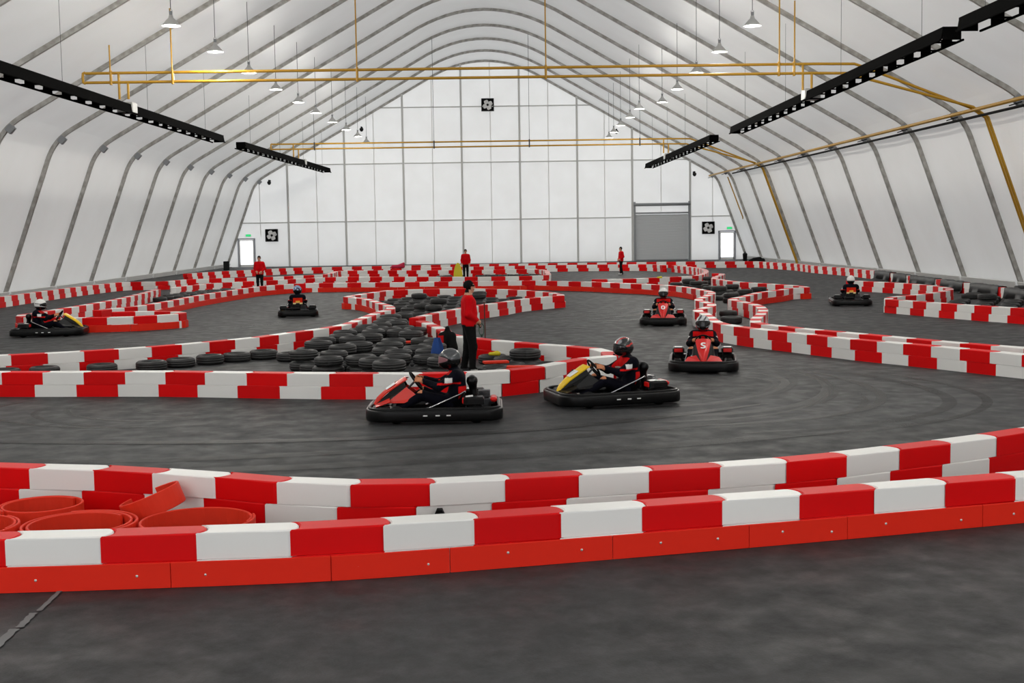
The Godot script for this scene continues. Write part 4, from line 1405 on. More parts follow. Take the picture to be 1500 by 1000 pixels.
	cache.kart = k

func make_kart(called: String, label: String, at: Vector3, turn: float, col: Material, plate: bool, number: String, back_accent := false, fairing := false) -> Node3D:
	var k: Dictionary = cache.kart
	var r := thing(called, label, "go-kart", at, turn, "go-karts on the track")
	var ring := part("bumper", k.ring, M.black_plastic, r)
	part("bumper_lip", k.lip, M.black_plastic, ring)
	for s in [-1, 1]:
		for z in [-0.12, 0.06, 0.22]:
			part("sticker", k.sticker, M.sticker_white, ring, Vector3(s * 0.681, 0.135, z))
	part("nose", k.nose, M.black_plastic, r)
	for s in 2:
		part("spoiler", k.spoiler[s], col if col != M.kart_yellow else M.black_plastic, r)
		part("panel_wing", k.wing[s], M.black_plastic, r)
		part("side_fairing", k.fairing[s], col if fairing else M.black_plastic, r)
	var pn := part("number_panel", k.panel, col, r)
	if plate:
		part("number_plate", k.plate, M.sticker_white, pn)
	if number != "":
		var tm := TextMesh.new()
		var f := SystemFont.new()
		f.font_names = PackedStringArray(["Droid Sans"])
		f.font_weight = 700
		tm.font = f
		tm.text = number
		tm.font_size = 64
		tm.pixel_size = 0.0036 if not plate else 0.0024
		tm.depth = 0.006
		var tn := part("number", tm, M.sticker_white if not plate else M.black_matt, pn, Vector3(0, 0.529, -0.686) if plate else Vector3(0, 0.523, -0.681), "painted number")
		tn.basis = Basis(Vector3.UP, PI) * Basis(Vector3.RIGHT, -0.94)
	part("floor_tray", k.tray, M.black_matt, r)
	part("frame", k.frame, M.engine_metal, r)
	for s in [-1, 1]:
		part("side_pod", k.pod, M.black_plastic, r, Vector3(s * 0.515, 0, 0.02))
		part("strut", k.strut, M.chrome, r, Vector3(s * 0.24 - (0.0 if s > 0 else 0.11), 0, 0))
		var wf := part("wheel", k.wheel_f, M.kart_rubber, r, Vector3(s * 0.50, 0.128, -0.55))
		part("rim", k.rim_f, M.chrome, wf)
		var wr := part("wheel", k.wheel_r, M.kart_rubber, r, Vector3(s * 0.49, 0.14, 0.62))
		part("rim", k.rim_r, M.chrome, wr)
		var cv := part("wheel_cover", k.cover, M.black_plastic, r, Vector3(s * 0.49, 0.04, 0.60))
		part("cover_face", k.cover_face, M.kart_red, cv)
		part("cover_label", k.cover_label, M.sticker_white, cv)
	part("seat", k.seat, M.black_plastic, r)
	if not back_accent:
		part("seat_post", k.post, M.black_plastic, r)
	part("steering_wheel", k.wheel, M.black_matt, r)
	part("steering_column", k.column, M.engine_metal, r)
	part("engine", k.engine, M.engine_metal, r, Vector3(0.18, 0, 0))
	part("exhaust", k.exhaust, M.chrome, r, Vector3(0.0, 0, 0))
	part("engine_cowl", k.cowl, M.kart_red if not back_accent else M.black_plastic, r, Vector3(-0.1, 0, 0))
	return r

func hand(wrist: Vector3, fwd: Vector3, palm_n: Vector3, side: float, curl: float) -> Array:
	# palm, four unequal fingers and a thumb; fwd runs along the hand, palm_n looks out of the palm
	var b := []
	fwd = fwd.normalized()
	var across := fwd.cross(palm_n).normalized() * side
	palm_n = across.cross(fwd).normalized() * side
	for i in 3:
		var o := across * (0.026 * (i - 1))
		b.append([wrist + o * 0.6, wrist + fwd * 0.085 + o, 0.016, 0.014])
	var lens := [0.068, 0.078, 0.073, 0.057]
	for i in 4:
		var p := wrist + fwd * 0.088 + across * (0.0255 * (1.5 - i))
		var d := fwd
		for j in 3:
			var l: float = lens[i] * [0.45, 0.32, 0.26][j]
			var q := p + d * l
			b.append([p, q, 0.0098 - j * 0.0008, 0.0094 - j * 0.0009])
			p = q
			d = (d * cos(curl) + palm_n * sin(curl)).normalized()
			palm_n = palm_n
	var tp := wrist + fwd * 0.03 + across * 0.032
	var td := (fwd * 0.7 + across * 0.6 + palm_n * 0.35).normalized()
	b.append([tp, tp + td * 0.042, 0.0125, 0.011])
	b.append([tp + td * 0.042, tp + td * 0.042 + (td * 0.6 + fwd * 0.5 + palm_n * 0.3).normalized() * 0.034, 0.011, 0.009])
	return b

func driver_bones() -> Array:
	var b := []
	# trunk
	b.append([Vector3(-0.07, 0.24, 0.25), Vector3(-0.08, 0.44, 0.34), 0.115, 0.11])
	b.append([Vector3(0.07, 0.24, 0.25), Vector3(0.08, 0.44, 0.34), 0.115, 0.11])
	b.append([Vector3(-0.08, 0.44, 0.34), Vector3(-0.09, 0.60, 0.335), 0.115, 0.115])
	b.append([Vector3(0.08, 0.44, 0.34), Vector3(0.09, 0.60, 0.335), 0.115, 0.115])
	b.append([Vector3(-0.16, 0.655, 0.325), Vector3(0.16, 0.655, 0.325), 0.085, 0.085])
	b.append([Vector3(0, 0.68, 0.315), Vector3(0, 0.79, 0.26), 0.07, 0.062])
	b.append([Vector3(0, 0.79, 0.26), Vector3(0, 0.86, 0.235), 0.058, 0.06])
	for s in [-1, 1]:
		var sh := Vector3(s * 0.195, 0.645, 0.315)
		var el := Vector3(s * 0.265, 0.50, 0.06)
		var wr := Vector3(s * 0.175, 0.585, -0.165)
		b.append([sh, el, 0.074, 0.056])
		b.append([el, wr, 0.056, 0.040])
		var hip := Vector3(s * 0.10, 0.235, 0.22)
		var kn := Vector3(s * 0.225, 0.375, -0.18)
		var an := Vector3(s * 0.17, 0.165, -0.55)
		b.append([hip, kn, 0.098, 0.068])
		b.append([kn, an, 0.066, 0.046])
		b.append([an, Vector3(s * 0.165, 0.11, -0.57), 0.05, 0.044])
		b.append([Vector3(s * 0.165, 0.105, -0.56), Vector3(s * 0.165, 0.20, -0.70), 0.042, 0.034])
	return b

func driver_mesh(colf: Callable) -> ArrayMesh:
	var mb := MB.new()
	mb.colf = colf
	var bb := driver_bones()
	for q in bb:
		q[2] *= 1.09
		q[3] *= 1.09
	mb.flesh(bb, 0.0125, 0.045)
	for s in [-1, 1]:
		mb.flesh(hand(Vector3(s * 0.175, 0.585, -0.165), Vector3(-s * 0.18, 0.22, -0.85), Vector3(-s * 0.75, -0.65, -0.2), float(s), 0.95), 0.0065, 0.008)
	return mb.done()

func helmet_dir(az: float, elv: float, grow := 0.0) -> Vector3:
	# az 0 looks forward (-z)
	var d := Vector3(sin(az) * cos(elv), sin(elv), -cos(az) * cos(elv))
	var r := Vector3(0.140, 0.160, 0.172)
	var l := 1.0 / sqrt(pow(d.x / r.x, 2) + pow(d.y / r.y, 2) + pow(d.z / r.z, 2))
	var p := d * (l + grow)
	# chin bar pushed forward, neck opening cut flat
	var fw := clampf(-d.z, 0, 1)
	var lowf := smoothstep(0.05, -0.55, d.y)
	p.z -= 0.03 * fw * lowf
	p.y = max(p.y, -0.15 - 0.02 * fw)
	return p

func helmet_mesh(colf: Callable) -> ArrayMesh:
	var mb := MB.new()
	mb.colf = colf
	mb.smooth(true)
	var rows := []
	for i in 21:
		var e := PI / 2 - PI * i / 20.0
		var row := []
		for j in 37:
			row.append(helmet_dir(TAU * j / 36.0, e))
		rows.append(row)
	for i in 20:
		for j in 36:
			var o: Vector3 = rows[i][j] + rows[i + 1][j + 1]
			if i == 0:
				mb.tri(rows[0][0], rows[1][j], rows[1][j + 1], o)
			elif i == 19:
				mb.tri(rows[20][0], rows[19][j], rows[19][j + 1], o)
			else:
				mb.quad(rows[i][j], rows[i][j + 1], rows[i + 1][j + 1], rows[i + 1][j], o)
	return mb.done()

func visor_mesh() -> ArrayMesh:
	var mb := MB.new()
	mb.smooth(true)
	var rows := []
	for i in 7:
		var row := []
		for j in 21:
			var c: float = lerp(-1.0, 1.0, j / 20.0)
			var e: float = sqrt(max(1.0 - c * c, 0.0)) * lerp(0.42, -0.26, i / 6.0)
			row.append(helmet_dir(1.42 * c, e - 0.03, 0.004))
		rows.append(row)
	mb.grid(rows, Vector3.ZERO)
	return mb.done()

func make_driver(label: String, kart: Node3D, body: ArrayMesh, helmet: ArrayMesh, visor: Material, lean := 0.0):
	var p := thing("person", label, "person", kart.position, kart.rotation.y, "kart drivers")
	part("body", body, M.cloth_vertex, p)
	var h := part("helmet", helmet, M.helmet_vertex, p, Vector3(0, 0.895, 0.235))
	h.rotation = Vector3(-0.08, lean, 0)
	part("visor", cache.visor, visor, h)
	part("visor_rim", cache.rim, M.black_plastic, h)
	part("chin_vent", cache.vent, M.black_matt, h)
	for s in [-1, 1]:
		var pv := part("visor_pivot", cache.pivot, M.black_plastic, h, Vector3(s * 0.136, -0.01, -0.02))
		pv.rotation.z = -s * PI / 2

func suit(p: Vector3, kind: int) -> Color:
	var black := lin(0.045, 0.045, 0.05)
	var red := lin(0.82, 0.05, 0.06)
	var white := lin(0.88, 0.88, 0.87)
	if p.z < -0.175 and p.y > 0.42:
		return lin(0.78, 0.52, 0.38) if kind != 2 else lin(0.12, 0.12, 0.12)
	if p.y < 0.22 and p.z < -0.52:
		return lin(0.75, 0.74, 0.72) if p.z < -0.60 else black
	if absf(p.x) > 0.20 and p.y > 0.50 and p.z > 0.02:
		if p.y > 0.565 and p.y < 0.635 and p.z > 0.16 and p.z < 0.27:
			return white
		if p.y > 0.54 and p.y < 0.565 and p.z > 0.05:
			return red
		return black
	if kind == 3 and p.z > 0.37 and p.y > 0.42 and p.y < 0.63 and absf(p.x) < 0.16:
		if p.y < 0.475:
			return lin(0.93, 0.86, 0.62)
		if absf(p.x) < 0.07 and p.y < 0.535 and p.y > 0.49:
			return lin(0.93, 0.75, 0.30)
		return lin(0.85, 0.16, 0.07)
	if p.y > 0.725:
		return black
	if kind != 1 and p.z < 0.315 and p.y > 0.52 and p.y < 0.63:
		return black if absf(p.x) > 0.035 else red
	if p.y > 0.52 and p.z < 0.315 and p.z > 0.1:
		if p.y < 0.565 and absf(p.x) < 0.17:
			return white if kind == 1 else red
		return red
	if p.y > 0.28 and p.y < 0.50 and p.z > 0.36 and absf(p.x) > 0.06:
		return red if kind != 3 else black
	return black

func karts():
	kart_meshes()
	cache.visor = visor_mesh()
	var rm := MB.new()
	var edge := []
	for i in 40:
		var f := TAU * i / 40.0
		var az := 1.42 * cos(f)
		edge.append(helmet_dir(az, (0.42 if sin(f) > 0.0 else 0.26) * sin(f) * 1.0 - 0.03, 0.004))
	rm.tube(edge, 0.006, 6, true)
	cache.rim = rm.done()
	rm = MB.new()
	rm.box(Vector3(0, -0.105, -0.178), Vector3(0.07, 0.02, 0.02), 0.006)
	cache.vent = rm.done()
	rm = MB.new()
	rm.lathe([Vector2(0.0, 0.012), Vector2(0.018, 0.011), Vector2(0.024, 0.004), Vector2(0.024, -0.006)], 14)
	cache.pivot = rm.done()
	var b0 := driver_mesh(func(p): return suit(p, 0))
	var b1 := driver_mesh(func(p): return suit(p, 1))
	var b3 := driver_mesh(func(p): return suit(p, 3))
	var white := lin(0.92, 0.92, 0.91)
	var black := lin(0.05, 0.05, 0.055)
	var grey := helmet_mesh(func(p: Vector3): return lin(0.25, 0.255, 0.26) if p.y > -0.02 + 0.1 * p.z or (p.y > 0.03) else lin(0.07, 0.07, 0.07))
	var striped := helmet_mesh(func(p: Vector3):
		var t := p.y - 0.35 * p.z
		if absf(p.x) > 0.035 and absf(p.x) < 0.055 and p.y > 0.02: return lin(0.8, 0.12, 0.08)
		if absf(t - 0.015) < 0.012 and absf(p.x) > 0.08: return lin(0.85, 0.15, 0.1)
		if absf(p.x) < 0.02 and p.y > 0.04: return lin(0.75, 0.75, 0.75)
		if p.y > 0.06 and p.z < -0.06 and absf(p.x) < 0.10: return lin(0.55, 0.56, 0.57)
		return lin(0.10, 0.10, 0.105))
	var silver := helmet_mesh(func(p: Vector3):
		if p.y < -0.05: return lin(0.10, 0.10, 0.10)
		if sin(p.x * 60.0 + p.y * 40.0) > 0.35 and p.y > 0.06: return lin(0.22, 0.22, 0.23)
		return lin(0.76, 0.77, 0.78))
	var whites := helmet_mesh(func(p: Vector3): return white if p.y > -0.035 else lin(0.10, 0.10, 0.10))
	var white_band := helmet_mesh(func(p: Vector3):
		if p.y < -0.06: return black
		if p.y > 0.0 and p.y < 0.035 and absf(p.x) > 0.06: return lin(0.16, 0.16, 0.17)
		return white)
	var checked := helmet_mesh(func(p: Vector3):
		if p.y < 0.0: return black
		if (int(floor(p.x * 30.0)) + int(floor(p.z * 30.0))) % 2 == 0: return lin(0.62, 0.72, 0.88)
		return lin(0.16, 0.18, 0.24))
	var k := make_kart("go_kart", "nearest go-kart, side on, black with orange-red and white front panel", Vector3(-0.83, 0, -18.9), PI / 2, M.kart_orange, true, "", false, true)
	make_driver("driver in black and red suit and dark grey helmet, in the nearest side-on kart", k, b0, grey, M.visor_pink, 0.05)
	k = make_kart("go_kart", "black go-kart with yellow front panel, in front of the rounded barrier tip", Vector3(1.95, 0, -20.3), PI / 2 + 0.27, M.kart_yellow, true, "7")
	make_driver("driver in red-chested black suit and black striped helmet, behind the yellow panel", k, b1, striped, M.visor, 0.05)
	k = make_kart("go_kart", "black go-kart seen from the front with red panel lettered S", Vector3(4.25, 0, -24.95), PI - 0.16, M.kart_red, false, "S")
	make_driver("driver with silver helmet facing the camera behind the panel lettered S", k, b0, silver, M.visor, 0.0)
	k = make_kart("go_kart", "farther front-facing black go-kart with red panel numbered 0", Vector3(5.12, 0, -36.9), PI - 0.15, M.kart_red, false, "0")
	make_driver("driver with white helmet facing the camera behind the panel numbered 0", k, b0, whites, M.visor, 0.0)
	k = make_kart("go_kart", "go-kart at the hairpin barrier, side on, with yellow and red panels", Vector3(-12.62, 0, -36.45), -PI / 2 + 0.12, M.kart_yellow, false, "")
	make_driver("driver with white helmet in the side-on kart at the hairpin barrier", k, b3, white_band, M.visor, 0.1)
	k = make_kart("go_kart", "go-kart seen from behind on the open bend left of the tyre island", Vector3(-6.55, 0, -43.4), 0.16, M.kart_red, false, "", true)
	make_driver("driver in checked blue helmet and red-backed suit, seen from behind", k, b3, checked, M.visor, -0.5)
	k = make_kart("go_kart", "go-kart seen from behind on the far lane near the side wall's tyre field", Vector3(12.75, 0, -44.3), -0.18, M.kart_red, false, "", true)
	make_driver("driver in white helmet and flame-backed black suit, seen from behind", k, b3, whites, M.visor, 0.1)

# ------------------------------------------------------------------ track marshals (facing -z)
func head_bones(c: Vector3) -> Array:
	return [
		[c + Vector3(0, 0.03, 0.015), c + Vector3(0, 0.055, 0.005), 0.083, 0.082], [c + Vector3(0, 0.03, -0.02), c + Vector3(0, -0.035, -0.03), 0.072, 0.062], [c + Vector3(0, -0.04, -0.03), c + Vector3(0, -0.085, -0.055), 0.052, 0.034],
		[c + Vector3(0, 0.02, -0.093), c + Vector3(0, -0.018, -0.112), 0.010, 0.014],
		[c + Vector3(-0.04, 0.032, -0.078), c + Vector3(0.04, 0.032, -0.078), 0.016, 0.016],
		[c + Vector3(-0.022, -0.052, -0.09), c + Vector3(0.022, -0.052, -0.09), 0.008, 0.008],
		[c + Vector3(-0.079, 0.02, 0.01), c + Vector3(-0.081, -0.02, 0.004), 0.012, 0.008], [c + Vector3(0.079, 0.02, 0.01), c + Vector3(0.081, -0.02, 0.004), 0.012, 0.008]]

func marshal_mesh(h: float, arms: Array, jacket: bool, front_leg: float, stout := 1.08) -> ArrayMesh:
	var mb := MB.new()
	var s := h / 1.78
	var hc := Vector3(0, 1.645, -0.02) * s
	mb.colf = func(p: Vector3):
		var q := p / s
		if q.y < 0.075: return lin(0.86, 0.86, 0.85) if front_leg != 0.0 and q.z < 0.0 else lin(0.30, 0.30, 0.31)
		if q.y > 1.50:
			var hair: bool = q.y > 1.70 or (q.z > -0.045 and q.y > 1.60) or (q.z > 0.0 and q.y > 1.545)
			if hair: return lin(0.055, 0.05, 0.05)
			if q.y > 1.655 and q.y < 1.685 and q.z < -0.06: return lin(0.08, 0.08, 0.08)
			if absf(q.y - 1.593) < 0.007 and q.z < -0.09: return lin(0.55, 0.30, 0.26)
			return lin(0.80, 0.60, 0.50)
		return Color(-1, 0, 0)
	var base: Callable = mb.colf
	var arm_end := []
	for a in arms:
		arm_end.append(a[2] * s)
	mb.colf = func(p: Vector3):
		var c: Color = base.call(p)
		if c.r >= 0.0:
			return c
		for e in arm_end:
			if p.distance_to(e + Vector3(0, -0.03, 0)) < 0.085 * s:
				return lin(0.80, 0.60, 0.50)
		var q := p / s
		for e in arm_end:
			if p.distance_to(e) < 0.30 * s and absf(q.x) > 0.19 and q.y > 0.90:
				return lin(0.80, 0.035, 0.05)
		if q.y < (0.93 if not jacket else 0.86): return lin(0.05, 0.051, 0.055)
		return lin(0.80, 0.035, 0.05)
	var b := []
	for sx in [-1, 1]:
		var f: float = front_leg * sx
		var hip := Vector3(sx * 0.095, 0.93, 0.0)
		var kn := Vector3(sx * 0.10, 0.50, -0.02 + f * 0.6)
		var an := Vector3(sx * 0.10, 0.09, 0.03 + f)
		b.append([hip * s, kn * s, 0.098 * s, 0.066 * s])
		b.append([kn * s, an * s, 0.066 * s, 0.052 * s])
		b.append([(an + Vector3(0, -0.04, 0.02)) * s, (an + Vector3(sx * 0.015, -0.05, -0.15)) * s, 0.045 * s, 0.037 * s])
	b.append([Vector3(-0.07, 0.98, 0) * s, Vector3(-0.08, 1.15, -0.01) * s, 0.12 * s, 0.115 * s])
	b.append([Vector3(0.07, 0.98, 0) * s, Vector3(0.08, 1.15, -0.01) * s, 0.12 * s, 0.115 * s])
	b.append([Vector3(-0.08, 1.15, -0.01) * s, Vector3(-0.09, 1.34, 0.0) * s, 0.12 * s, 0.115 * s])
	b.append([Vector3(0.08, 1.15, -0.01) * s, Vector3(0.09, 1.34, 0.0) * s, 0.12 * s, 0.115 * s])
	b.append([Vector3(-0.15, 1.415, 0.01) * s, Vector3(0.15, 1.415, 0.01) * s, 0.075 * s, 0.075 * s])
	b.append([Vector3(0, 1.42, 0.01) * s, Vector3(0, 1.56, -0.005) * s, 0.068 * s, 0.056 * s])
	for a in arms:
		b.append([a[0] * s, a[1] * s, 0.070 * s, 0.053 * s])
		b.append([a[1] * s, a[2] * s, 0.053 * s, 0.038 * s])
	for q in b:
		q[2] *= stout
		q[3] *= stout
	mb.flesh(b, 0.016, 0.045)
	mb.flesh(head_bones(hc), 0.006, 0.02)
	for a in arms:
		mb.flesh(hand(a[2] * s, a[3], a[4], 1.0 if a[0].x > 0 else -1.0, 0.35), 0.0065, 0.008)
	return mb.done()

func officials():
	var rest := [[Vector3(-0.195, 1.40, 0.01), Vector3(-0.25, 1.12, 0.04), Vector3(-0.24, 0.88, -0.04), Vector3(0, -1, -0.15), Vector3(1, 0, 0)], [Vector3(0.195, 1.40, 0.01), Vector3(0.25, 1.12, 0.04), Vector3(0.24, 0.88, -0.04), Vector3(0, -1, -0.15), Vector3(-1, 0, 0)]]
	var front := [[Vector3(-0.195, 1.40, 0.01), Vector3(-0.26, 1.14, 0.05), Vector3(-0.11, 0.97, -0.17), Vector3(0.5, -0.45, -0.3), Vector3(0.2, 0, 1)], [Vector3(0.195, 1.40, 0.01), Vector3(0.26, 1.14, 0.05), Vector3(0.10, 0.98, -0.18), Vector3(-0.45, -0.5, -0.3), Vector3(-0.2, 0, 1)]]
	var m := marshal_mesh(1.84, front, false, -0.07, 1.2)
	var p := thing("person", "marshal in red sweater, black cap and trousers, standing among the tyres behind the nearest kart", "person", Vector3(-0.4, 0.0, -25.0), -PI / 2 + 0.12, "marshals in red")
	part("body", m, M.cloth_vertex, p)
	var mb := MB.new()
	mb.smooth(true)
	var rows := []
	for i in 9:
		var e: float = lerp(PI / 2, -0.12, i / 8.0)
		var row := []
		for j in 25:
			var f := TAU * j / 24.0
			var back: float = 0.5 + 0.5 * cos(f)
			var ee: float = e - (0.55 * back * smoothstep(0.4, 1.0, i / 8.0))
			row.append(Vector3(sin(f) * cos(ee) * 0.092, 1.735 + sin(ee) * 0.098, -0.005 + cos(f) * cos(ee) * 0.108))
		rows.append(row)
	mb.grid(rows, Vector3(0, 1.72, 0))
	part("cap", mb.done(), M.black_matt, p)
	mb = MB.new()
	for s in [-1, 1]:
		mb.box(Vector3(s * 0.042, 1.725, -0.118), Vector3(0.055, 0.034, 0.008), 0.003, Basis(Vector3.UP, -s * 0.25))
		mb.tube([Vector3(s * 0.07, 1.73, -0.112), Vector3(s * 0.09, 1.73, -0.02)], 0.004, 6)
	part("glasses", mb.done(), M.black_plastic, p)
	# green lanyard that he holds at his hip
	var ln := thing("lanyard", "green cord loop hanging from the hand of the marshal among the tyres", "cord", Vector3(-0.4, 0, -25.0), -PI / 2 + 0.12)
	mb = MB.new()
	var loop := []
	for i in 18:
		var f := TAU * i / 18.0
		loop.append(Vector3(0.15 + 0.01 * cos(2 * f), 0.86 + cos(f) * 0.12, -0.235 + sin(f) * 0.05))
	mb.tube(loop, 0.009, 6, true)
	part("loop", mb.done(), M.green_cord, ln)
	mb = MB.new()
	mb.box(Vector3(0.15, 0.74, -0.235), Vector3(0.02, 0.05, 0.035), 0.005)
	part("whistle", mb.done(), M.black_plastic, ln)
	m = marshal_mesh(1.76, front, true, 0.0)
	p = thing("person", "marshal in long red jacket facing the camera, in front of the bright door", "person", Vector3(-11.2, 0, -62.2), PI - 0.1, "marshals in red")
	part("body", m, M.cloth_vertex, p)
	p = thing("person", "marshal in red facing the camera beside the yellow board", "person", Vector3(-1.32, 0, -74.9), PI, "marshals in red")
	part("body", marshal_mesh(1.74, rest, true, 0.0), M.cloth_vertex, p)
	p = thing("person", "marshal in red seen side on, on the far track in front of the shutter", "person", Vector3(8.17, 0, -77.5), 1.9, "marshals in red")
	part("body", marshal_mesh(1.70, front, true, 0.1), M.cloth_vertex, p)
	# yellow board beside the far marshal
	mb = MB.new()
	var oval := PackedVector2Array()
	for i in 21:
		var f := PI * i / 20.0
		oval.append(Vector2(cos(f) * 0.27, sin(f) * 0.95))
	mb.extrude(oval, -0.02, 0.02, 0.008, Transform3D(Basis(Vector3.RIGHT, -PI / 2), Vector3.ZERO))
	var bd := solo("flag_board", mb.done(), M.yellow_board, "tall rounded yellow board standing beside the far marshal", "board", Vector3(-1.78, 0.0, -74.8))
	bd.rotation = Vector3(0.0, 0.1, 0.0)

# ------------------------------------------------------------------ lamps, heaters and gas pipes
func lamps():
	var left := [-10.55, -43.6, -10.4, -49.85, -10.33, -56.4, -10.25, -63.0, -10.08, -69.2, -9.98, -75.5, -9.77, -81.7, -9.57, -87.8, -9.42, -94.1, -9.4, -100.6, -10.55, -37.2, -10.55, -30.9, -10.55, -24.5, -10.55, -18.2, -10.55, -11.8, -10.55, -5.5, -10.55, 0.9]
	var right := [9.47, -45.2, 9.5, -51.7, 9.69, -58.5, 9.83, -65.3, 9.97, -71.9, 9.12, -75.6, 9.21, -81.3, 9.27, -87.5, 9.4, -93.6, 9.58, -99.1, 9.5, -38.8, 9.5, -32.4, 9.5, -26.0, 9.5, -19.7, 9.5, -13.3, 9.5, -7.0, 9.5, -0.6]
	var mb := MB.new()
	mb.lathe([Vector2(0.0, 0.36), Vector2(0.05, 0.36), Vector2(0.065, 0.34), Vector2(0.085, 0.26), Vector2(0.15, 0.20), Vector2(0.26, 0.075), Vector2(0.315, 0.0), Vector2(0.30, 0.0), Vector2(0.25, 0.07), Vector2(0.14, 0.185), Vector2(0.0, 0.2)], 28)
	var shade := mb.done()
	mb = MB.new()
	mb.lathe([Vector2(0.0, 0.50), Vector2(0.04, 0.49), Vector2(0.055, 0.46), Vector2(0.055, 0.37), Vector2(0.0, 0.36)], 14, Transform3D.IDENTITY, true)
	mb.tube([Vector3(-0.05, 0.44, 0), Vector3(-0.05, 0.52, 0), Vector3(0, 0.56, 0), Vector3(0.05, 0.52, 0), Vector3(0.05, 0.44, 0)], 0.008, 6)
	var socket := mb.done()
	mb = MB.new()
	mb.lathe([Vector2(0.0, 0.03), Vector2(0.275, 0.03), Vector2(0.275, 0.045), Vector2(0.0, 0.05)], 24, Transform3D.IDENTITY, true)
	var disc := mb.done()
	for side in 2:
		var a: Array = [left, right][side]
		for i in range(0, a.size(), 2):
			var at := Vector3(a[i], 9.85, a[i + 1])
			var l := thing("pendant_lamp", ("white conical pendant lamp, %s visible in the %s row from the camera" % [ORD[i / 2], ["pipeless side's", "gas pipe side's"][side]]) if i < 20 else ("white conical pendant lamp above the top of the picture, %s row" % ["pipeless side's", "gas pipe side's"][side]), "lamp", at, 0.0, "pendant lamps")
			part("lamp_shade", shade, M.lamp_shade, l)
			part("lamp_socket", socket, M.steel_grey, l)
			part("lamp_disc", disc, M.lamp_glow, l)
			mb = MB.new()
			mb.tube([Vector3(0, 0.55, 0), Vector3(0, roof_y(at.x) - at.y + 0.05, 0)], 0.012, 6)
			part("cord", mb.done(), M.cord, l)
			var o := OmniLight3D.new()
			o.name = "lamp_light"
			o.light_color = Color(1.0, 0.985, 0.95)
			o.light_energy = 11.0
			o.light_size = 0.27
			o.omni_range = 140.0
			o.omni_attenuation = 2.0
			o.shadow_enabled = true
			l.add_child(o)
			o.position = Vector3(0, -0.02, 0)

func heater(label: String, p0: Vector3, p1: Vector3, box_at: float):
	var mid := (p0 + p1) * 0.5
	var h := thing("radiant_heater", label, "heater", mid, 0.0, "black radiant heaters")
	var d := (p1 - p0)
	var len := d.length()
	h.basis = Basis.looking_at(d.normalized(), Vector3.UP)
	var hl := len / 2
	var outer: float = -1.0 if mid.x < 0.0 else 1.0
	# hood: an open trough seen from below
	var mb := MB.new()
	var sec := [Vector2(-0.31, -0.2), Vector2(-0.25, 0.16), Vector2(0.25, 0.16), Vector2(0.31, -0.2)]
	# the outer flank is slotted above its rim; the tent skin shows through the slots
	var faces := [[sec[1], sec[2]], [Vector2(-outer * 0.31, -0.2), Vector2(-outer * 0.25, 0.16)], [Vector2(outer * 0.27, 0.05), Vector2(outer * 0.25, 0.16)]]
	for fc in faces:
		var a: Vector2 = fc[0]
		var b: Vector2 = fc[1]
		var n := Vector2(-(b.y - a.y), b.x - a.x).normalized()
		if n.dot((a + b) * 0.5) < 0.0:
			n = -n
		var ai := a - n * 0.02
		var bi := b - n * 0.02
		mb.quad(Vector3(a.x, a.y, -hl), Vector3(b.x, b.y, -hl), Vector3(b.x, b.y, hl), Vector3(a.x, a.y, hl), Vector3(n.x, n.y, 0))
		mb.quad(Vector3(ai.x, ai.y, -hl), Vector3(bi.x, bi.y, -hl), Vector3(bi.x, bi.y, hl), Vector3(ai.x, ai.y, hl), Vector3(-n.x, -n.y, 0))
		for z in [-hl, hl]:
			mb.quad(Vector3(a.x, a.y, z), Vector3(b.x, b.y, z), Vector3(bi.x, bi.y, z), Vector3(ai.x, ai.y, z), Vector3(0, 0, sign(z)))
	mb.box(Vector3(-0.32, -0.2, 0), Vector3(0.06, 0.06, len), 0.012)
	mb.box(Vector3(0.32, -0.2, 0), Vector3(0.06, 0.06, len), 0.012)
	for z in [-hl, hl]:
		mb.box(Vector3(0, -0.02, z), Vector3(0.52, 0.36, 0.03), 0.008)
	part("hood", mb.done(), M.heater_black, h)
	for s in [-1, 1]:
		mb = MB.new()
		mb.tube([Vector3(s * 0.11, 0.085, -hl + 0.1), Vector3(s * 0.11, 0.085, hl - 0.1)], 0.05, 10)
		part("burner_tube", mb.done(), M.heater_black, h)
	var nb := int(len / 1.6)
	var flank := MB.new()
	flank.box(Vector3.ZERO, Vector3(0.02, 0.24, 0.85), 0.004)
	var flank_mesh := flank.done()
	var br := MB.new()
	br.box(Vector3.ZERO, Vector3(0.62, 0.05, 0.05), 0.008)
	var brace := br.done()
	for i in nb:
		var z: float = lerp(-hl + 0.5, hl - 0.5, (i + 0.5) / nb)
		part("flank_plate", flank_mesh, M.heater_black, h, Vector3(outer * 0.285, -0.075, z + rng.randf_range(-0.12, 0.12)))
		part("bracket", brace, M.heater_black, h, Vector3(0, -0.19, z + 0.75 if z + 0.75 < hl else z))
	mb = MB.new()
	mb.box(Vector3(0, 0.05, lerp(hl, -hl, box_at)), Vector3(0.62, 0.42, 0.7), 0.03)
	var bx := part("burner_box", mb.done(), M.box_grey, h)
	mb = MB.new()
	mb.lathe([Vector2(0.0, 0.02), Vector2(0.08, 0.02), Vector2(0.1, 0.0)], 12, Transform3D(Basis(Vector3.RIGHT, PI / 2), Vector3(0, 0.05, lerp(hl, -hl, box_at) + 0.36)), true)
	part("air_inlet", mb.done(), M.heater_black, bx)
	# hanging wires up to the roof
	for t in [0.08, 0.36, 0.64, 0.92]:
		var z: float = lerp(hl, -hl, t)
		var wp := h.basis * Vector3(0, 0.09, z) + mid
		mb = MB.new()
		mb.tube([Vector3(0, 0.08, z), Vector3(0, roof_y(wp.x) - wp.y + 0.12, z)], 0.008, 5)
		part("wire", mb.done(), M.cord, h)

